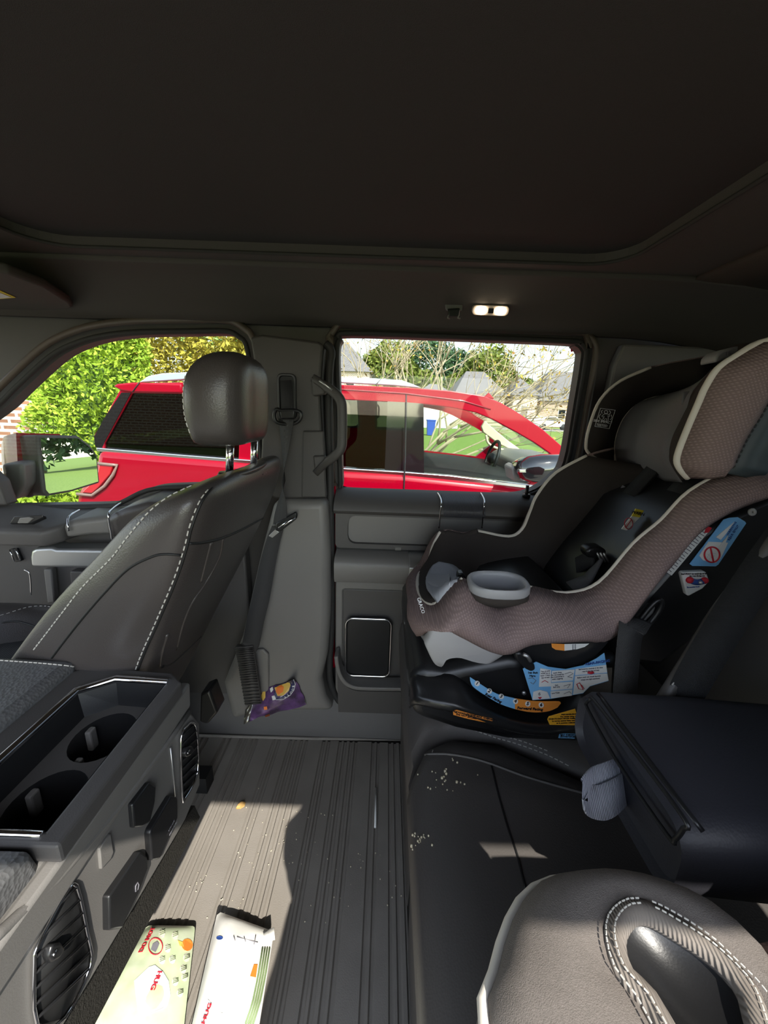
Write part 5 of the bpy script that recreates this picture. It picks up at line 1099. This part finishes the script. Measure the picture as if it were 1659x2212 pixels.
mesh('side_glass', *prism([wp(l, z, .08) for l, z in [(-1.5, 1.0), (-1.0, 1.34), (.25, 1.34), (.95, 1.0)]], rl_*.02), BLK, wc, smooth=False)
for l in (-1.4, 1.4): mesh('wheel', *prism(ell(wp(l, .33, -.03), rw, (0, 0, 1), .33, .33, 18), rl_*.2), RUB, wc)
lp2 = thing('street_lamp', 'slim dark lamp post with a white globe near the white car', 'lamp', (18.4, 38, ZG))
p0 = PY(1236, 925, 38); 
mesh('pole', *tube([V((p0.x, 38, ZG)), V((p0.x, 38, PY(1238, 890, 38).z))], .06, 8), PLD, lp2)
mesh('globe', *ball(PY(1238, 884, 38), .26, .26, .36), WALLW, lp2)
BIN = mat('bin_blue', srgb(40, 70, 160), .5)
def bin_(lab, u, v, y):
    c = PY(u, v, y); z = ZG; t = thing('waste_bin', lab, 'bin', (c.x, y, z))
    mesh('tub', *loft([[V((c.x+a*s, y+b*s, zz)) for a, b in ((-.28, -.3), (.28, -.3), (.28, .3), (-.28, .3))] for s, zz in ((.8, z), (1, z+.95))]), BIN, t, smooth=False)
    mesh('lid', *box((c.x-.31, y-.33, z+.95), (c.x+.31, y+.33, z+1.03)), BIN, t, smooth=False, bev=.02)
bin_('blue waste bin standing by the lamp post', 1233, 905, 37); bin_('blue waste bin seen through the front window of the red car', 930, 930, 27)
br2 = thing('brick_building', 'long brown brick house behind the open side of the truck', 'house', (-8, -9, ZG))
mesh('brick_wall', *box((-16, -9.4, ZG), (-2.2, -9, 4)), BRK2, br2, smooth=False)
mesh('roof', *box((-16.5, -14, 4), (-1.8, -8.6, 4.3)), SHG, br2, smooth=False)
# ---------------------------------------------------------------- behind: what the side mirror shows
for i, (x, y, z, r_) in enumerate([(44, 13.2, 6.0, 6.0), (53, 22, 5, 5)]):
    tree('mirrored_tree', ('round dark tree at the left in the side mirror', 'lower dark tree beside the house in the side mirror')[i], 'tree', (x, y, ZG), (x, y, z), (r_*.8, r_*.8, r_*.8), 4200, .45, LG5, 70+i, .3, 'trees in the mirror', BARK)
hm = house('cream house with a grey roof reflected in the side mirror', 37, 17.2, 8, 10, 3.4, 3.6, WALLW, hip=.4)
# ================================================================ loose things on the floor
def at0(u, v, z=0): return PZ(u, v, z)
bag = thing('snack_bag', 'crumpled purple snack bag with a blue round badge by the door sill', 'bag', tuple(PZ(600, 1515, .0)))
# bag plane leans against the sill
bo3 = V(PY(536, 1558, .94)); q = {'bl': PY(537, 1558, .935), 'br': PY(662, 1522, .965), 'tr': PY(640, 1468, .972), 'tl': PY(556, 1492, .972)}
rows_b = []
rndb = random.Random(2)
for i in range(11):
    t = i/10; a, b = q['bl'].lerp(q['br'], t), q['tl'].lerp(q['tr'], t); rr_ = []
    for j in range(9):
        s = j/8; p = a.lerp(b, s); puff = .018*math.sin(math.pi*t)**.7*math.sin(math.pi*s)**.7; p = p+V((rndb.gauss(0, .0015), -puff+rndb.gauss(0, .003), rndb.gauss(0, .0015)+puff*.3)); rr_.append(p)
    rows_b.append(rr_)
PUR = mat('purple_foil', srgb(104, 72, 122), .22, coat=.6, bump='noise', bs=60, bd=.5, var=(srgb(60, 46, 66), 26))
film = mesh('film', *grid(rows_b), PUR, bag, sub=1); 
mesh('film_back', *grid([[p+V((0, .016 if 0 < i < 10 and 0 < j < 8 else .0, 0)) for j, p in enumerate(r)] for i, r in enumerate(rows_b)]), PUR, bag)
CLR = mat('clear_film_end', srgb(74, 70, 64), .15, coat=1, bump='noise', bs=80, bd=.6)
mesh('bag_end', *grid([[r + (rows_b[1][j]-rows_b[0][j])*-k for j, r in enumerate(rows_b[0])] for k in (0, .6, 1.2)]), CLR, bag, solid=.001)
def bagpt(u, v, off=.0012): return on(film, u, v, off) or PY(u, v, .93)
NAV = mat('navy_print', srgb(42, 44, 78), .4); ORG = mat('orange_print', srgb(232, 124, 48), .4); YLW = mat('straw_print', srgb(214, 176, 84), .4)
mesh('badge', *prism([bagpt(*p) for p in [(593, 1484), (600, 1481), (618, 1474), (634, 1468), (637, 1476), (634, 1490), (626, 1500), (612, 1508), (596, 1510), (592, 1498)]], (0, -.0006, 0)), NAV, bag, smooth=False)
mesh('badge_rim', *tube([bagpt(*p, .002) for p in [(634, 1468), (638, 1477), (635, 1490), (627, 1501), (612, 1510), (597, 1511)]], .0008, 5), WHT, bag)
mesh('badge_centre', *prism([bagpt(*p, .0022) for p in [(594, 1486), (604, 1481), (618, 1476), (626, 1472), (628, 1480), (624, 1492), (612, 1502), (600, 1503)]], (0, -.0006, 0)), YLW, bag, smooth=False)
mesh('badge_patch', *prism([bagpt(*p, .0034) for p in [(598, 1486), (608, 1480), (614, 1484), (612, 1494), (602, 1500), (597, 1494)]], (0, -.0006, 0)), ORG, bag, smooth=False)
mesh('banner', *prism([bagpt(*p, .003) for p in [(584, 1488), (590, 1484), (597, 1510), (590, 1512)]], (0, -.0006, 0)), STW, bag, smooth=False)
for k, (ch, u, v, a) in enumerate((("'", 632.5, 1469, 70), ('S', 632, 1473, 75), ('B', 633.5, 1482, 88), ('O', 632, 1489, 112), ('O', 628.5, 1495, 128), ('T', 622.5, 1500.5, 145), ('Y', 616, 1504.5, 155))):
    p = bagpt(u, v, .0034); o = p; r1 = bagpt(u+3*math.cos(R(a)), v+3*math.sin(R(a)), .0034)-o; u1 = bagpt(u+3*math.sin(R(a)), v-3*math.cos(R(a)), .0034)-o
    text('lettering', ch, WHT, o, r1, u1, .0085, bag, lift=.0006, bold=.0003)
for pts, m_ in (([(556, 1498), (563, 1494), (564, 1502), (558, 1506)], ORG), ([(568, 1494), (574, 1494), (574, 1506), (569, 1514), (564, 1506)], YLW), ([(570, 1526), (577, 1525), (578, 1532), (571, 1533)], ORG), ([(573, 1544), (582, 1541), (583, 1546), (573, 1549)], ORG)):
    mesh('print_patch', *prism([bagpt(*p, .0016) for p in pts], (0, -.0005, 0)), m_, bag, smooth=False)
lf = mesh('fallen_leaf', *grid([[PZ(u, v, z) for u, v, z in r] for r in ([(510, 1745, .004), (514, 1737, .008), (522, 1731, .010), (529, 1732, .004)], [(510, 1746, .002), (518, 1741, .002), (525, 1736, .002), (530, 1733, .002)], [(511, 1748, .004), (520, 1747, .008), (528, 1742, .010), (531, 1734, .004)])]), mat('dry_leaf', srgb(206, 170, 104), .7, var=(srgb(180, 140, 80), 90)), solid=.0008)
tag(lf, 'small curled yellow dead leaf on the ribbed floor mat', 'leaf')
sw = mesh('white_stick', *tube([PZ(812.3, 1702, .003), PZ(810.3, 1788, .003)], .0026, 10), STW)
tag(sw, 'thin white stick lying on the floor mat beside the bench', 'stick')
CRM = mat('crumb', srgb(206, 196, 170), .8)
cr_ = []
rc_ = random.Random(4)
for c, n, sp in (((600, 1800), 26, 60), ((430, 1905), 8, 10), ((545, 1840), 14, 40), ((790, 1860), 6, 14), ((470, 1950), 10, 22), ((830, 1900), 14, 60), ((700, 1900), 12, 60)):
    for i in range(n):
        p = PZ(c[0]+rc_.gauss(0, sp), c[1]+rc_.gauss(0, sp*.8), .0015)
        if p.x < .07: s = rc_.uniform(.0008, .0018); cr_.append(ball(p, s, s, s, 5, 4))
tag(mesh('floor_crumbs', *join(*cr_), CRM), 'scattered tiny crumbs on the ribbed floor mat', 'crumbs', kind='stuff')
cr2 = []
for c, n, sp in (((950, 1690), 14, 22), ((900, 1815), 20, 14), ((1010, 1690), 6, 40), ((960, 1668), 5, 12)):
    for i in range(n):
        p = on(near, c[0]+rc_.gauss(0, sp), c[1]+rc_.gauss(0, sp*.7), .001)
        if p is not None: s = rc_.uniform(.0008, .0018)*(1.5 if i < 3 else 1); cr2.append(ball(p, s, s, s, 5, 4))
tag(mesh('bench_crumbs', *join(*cr2), CRM), 'scattered tiny crumbs on the black bench cushion', 'crumbs', kind='stuff')
# wet wipe packs
LGN = mat('pale_green_film', srgb(176, 188, 150), .4, bump='noise', bs=40, bd=.3, var=(srgb(190, 198, 170), 30))
WFI = mat('white_film', srgb(232, 230, 222), .35, bump='noise', bs=50, bd=.25)
BROW = mat('tan_print', srgb(216, 206, 196), .5)
def pack(name, label, corners, h, seed, ms):
    t = thing(name, label, 'wipes', tuple(sum((PZ(u, v, 0) for u, v in corners), V())/4), 'wet wipe packs on the floor')
    bl, br, tr_, tl = [PZ(u, v, h*.5) for u, v in corners]; r_ = random.Random(seed); N_, M_ = 16, 10
    def srf(side):
        rows = []
        for i in range(N_+1):
            s = i/N_; row = []
            for j in range(M_+1):
                tt = j/M_; p = bl.lerp(br, tt).lerp(tl.lerp(tr_, tt), s); k = (math.sin(math.pi*s)**.35)*(math.sin(math.pi*tt)**.4) if 0 < i < N_ and 0 < j < M_ else 0
                row.append(V((p.x, p.y, h*.5+side*k*h*.49+(r_.gauss(0, .0012) if k else 0))))
            rows.append(row)
        return rows
    top = srf(1); o1 = mesh('film', *grid(top), ms, t, sub=1); mesh('film_back', *grid(srf(-1)), ms, t, sub=1)
    return t, o1, top
pk1, f1, _ = pack('wipes_pack', 'green patterned wet wipe pack on the floor beside the console, partly in shade', [(90, 2290), (388, 2300), (422, 2000), (318, 1999)], .055, 1, LGN)
pk2, f2, _ = pack('wipes_pack', 'white topped wet wipe pack with striped side, nearest the bench', [(395, 2300), (545, 2310), (592, 2012), (470, 1968)], .075, 2, WFI)
def stick(o_, pts, m, par_, t=.0006, off=.001, nm='print_patch'):
    q = [on(o_, u, v, off) for u, v in pts]; q = [p for p in q if p is not None]
    if len(q) > 2: return mesh(nm, *prism(q, (0, 0, t)), m, par_, smooth=False)
def wtext(o_, s, u, v, h, ang, m, par_):
    a = R(ang); p = on(o_, u, v, .0012); r1 = on(o_, u+4*math.cos(a), v+4*math.sin(a), .0012); u1 = on(o_, u+4*math.sin(a), v-4*math.cos(a), .0012)
    if p and r1 and u1: text('lettering', s, m, p, r1-p, u1-p, h*(r1-p).length/4/.72, par_, lift=.001, bold=.0006)
r_ = mesh('warning_ring', *tube([on(f1, u, v, .001) or PZ(u, v, .06) for u, v in circ(336, 2045, 15, 20, 18)], .0008, 6, True), INKR, pk1)
stick(f1, [(326, 2052), (330, 2040), (340, 2034), (344, 2040), (340, 2050), (336, 2058)], INKG, pk1)
wtext(f1, 'DO NOT', 318, 2032, 11, -62, INKR, pk1)
stick(f1, circ(404, 2042, 12, 12, 13), ORG, pk1); stick(f1, [(384, 2032), (394, 2036), (396, 2046), (388, 2044)], YLW, pk1)
for u, v in ((350, 2075), (372, 2074), (395, 2095), (350, 2018), (378, 2022), (402, 2070), (388, 2146), (378, 2122), (398, 2112), (362, 2050)):
    stick(f1, circ(u, v, 7, 8, 9), BROW, pk1, off=.0008)
    for k in (-1, 0, 1):
        a_, b_ = on(f1, u-5, v+k*4, .002), on(f1, u+6, v+k*3-4, .002)
        if a_ and b_: mesh('leaf_print', *tube([a_, b_], .0006, 4), mat('print_green', srgb(120, 140, 96), .6) if 'print_green' not in MATS else MATS['print_green'], pk1)
stick(f1, [(322, 2090), (335, 2086), (352, 2100), (364, 2120), (368, 2150), (362, 2172), (350, 2180), (300, 2200), (290, 2120)], WHT, pk1, off=.0012)
wtext(f1, 'HUG', 337, 2120, 15, 112, INKR, pk1)
stick(f2, [(412, 2170), (424, 2140), (450, 2160), (480, 2190), (540, 2130), (530, 2180), (500, 2212), (420, 2230)], WHT, pk2, off=.0012)
wtext(f2, 'HUG', 448, 2190, 16, -72, INKR, pk2)
stick(f2, circ(475, 2027, 7, 10, 4), INKB, pk2)
for q_ in ([(505, 2024), (508, 2034)], [(512, 2026), (556, 2038)], [(527, 2026), (530, 2036)], [(552, 2022), (548, 2042)]):
    a_ = [on(f2, u, v, .002) for u, v in q_]
    if all(a_): mesh('mark_line', *tube(a_, .0007, 4), INKG, pk2)
stick(f2, [(548, 2084), (556, 2084), (552, 2112), (540, 2110)], ORG, pk2)
PG = MATS['print_green']
for k in range(4):
    a_ = [on(f2, u, v, .0015) for u, v in [(566+k*5, 2048), (558+k*5, 2100), (546+k*5, 2160), (530+k*5, 2212)]]; a_ = [p for p in a_ if p]
    if len(a_) > 1: mesh('side_stripe', *tube(a_, .0018, 5), PG, pk2)
mesh('pack_flap', *grid([[PZ(u, v, z) for u, v, z in r] for r in ([(558, 2018, .05), (575, 2010, .055), (592, 2003, .06)], [(560, 2036, .05), (578, 2034, .058), (594, 2030, .062)])]), WFI, pk2, solid=.001)
# ================================================================ light
w = bpy.data.worlds.new('sky'); SC.world = w; w.use_nodes = True; nt = w.node_tree
sky = nt.nodes.new('ShaderNodeTexSky'); sky.sky_type = 'NISHITA'; sky.sun_disc = False; sky.sun_elevation = R(43); sky.sun_rotation = R(160); sky.air_density = 1; sky.dust_density = .3; sky.altitude = 300; sky.ozone_density = 1
bgn = nt.nodes['Background']; bgn.inputs['Strength'].default_value = SKY
hsv = nt.nodes.new('ShaderNodeHueSaturation'); hsv.inputs['Saturation'].default_value = .62; tint = nt.nodes.new('ShaderNodeMix'); tint.data_type = 'RGBA'; tint.blend_type = 'MULTIPLY'; tint.inputs['Factor'].default_value = 1; tint.inputs['B'].default_value = (1, .965, .90, 1)
nt.links.new(sky.outputs['Color'], hsv.inputs['Color']); nt.links.new(hsv.outputs['Color'], tint.inputs['A']); # brighter round the sun's side, deeper opposite it
tcw = nt.nodes.new('ShaderNodeTexCoord'); sx = nt.nodes.new('ShaderNodeSeparateXYZ'); mr = nt.nodes.new('ShaderNodeMapRange'); ms_ = nt.nodes.new('ShaderNodeMath'); ms_.operation = 'MULTIPLY'; ms_.inputs[1].default_value = SKY
mr.inputs['From Min'].default_value = -.6; mr.inputs['From Max'].default_value = .9; mr.inputs['To Min'].default_value = 1.3; mr.inputs['To Max'].default_value = .4
nt.links.new(tcw.outputs['Generated'], sx.inputs[0]); nt.links.new(sx.outputs['Y'], mr.inputs['Value']); nt.links.new(mr.outputs['Result'], ms_.inputs[0]); nt.links.new(ms_.outputs[0], bgn.inputs['Strength'])
nt.links.new(tint.outputs['Result'], bgn.inputs['Color'])
su = bpy.data.lights.new('sun', 'SUN'); su.energy = SUN; su.angle = R(.53); su.color = (1, .95, .86)
so = bpy.data.objects.new('sun', su); COL.objects.link(so); so.rotation_euler = V(SUND).to_track_quat('-Z', 'Y').to_euler()
SC.view_settings.view_transform = 'Standard'; SC.view_settings.look = 'None'; SC.view_settings.exposure = EXPO; SC.view_settings.gamma = 1; SC.view_settings.use_curve_mapping = False
SC.cycles.max_bounces = 10; SC.cycles.diffuse_bounces = 6; SC.cycles.transparent_max_bounces = 16; SC.cycles.sample_clamp_indirect = 6
SC.cycles.use_denoising = True
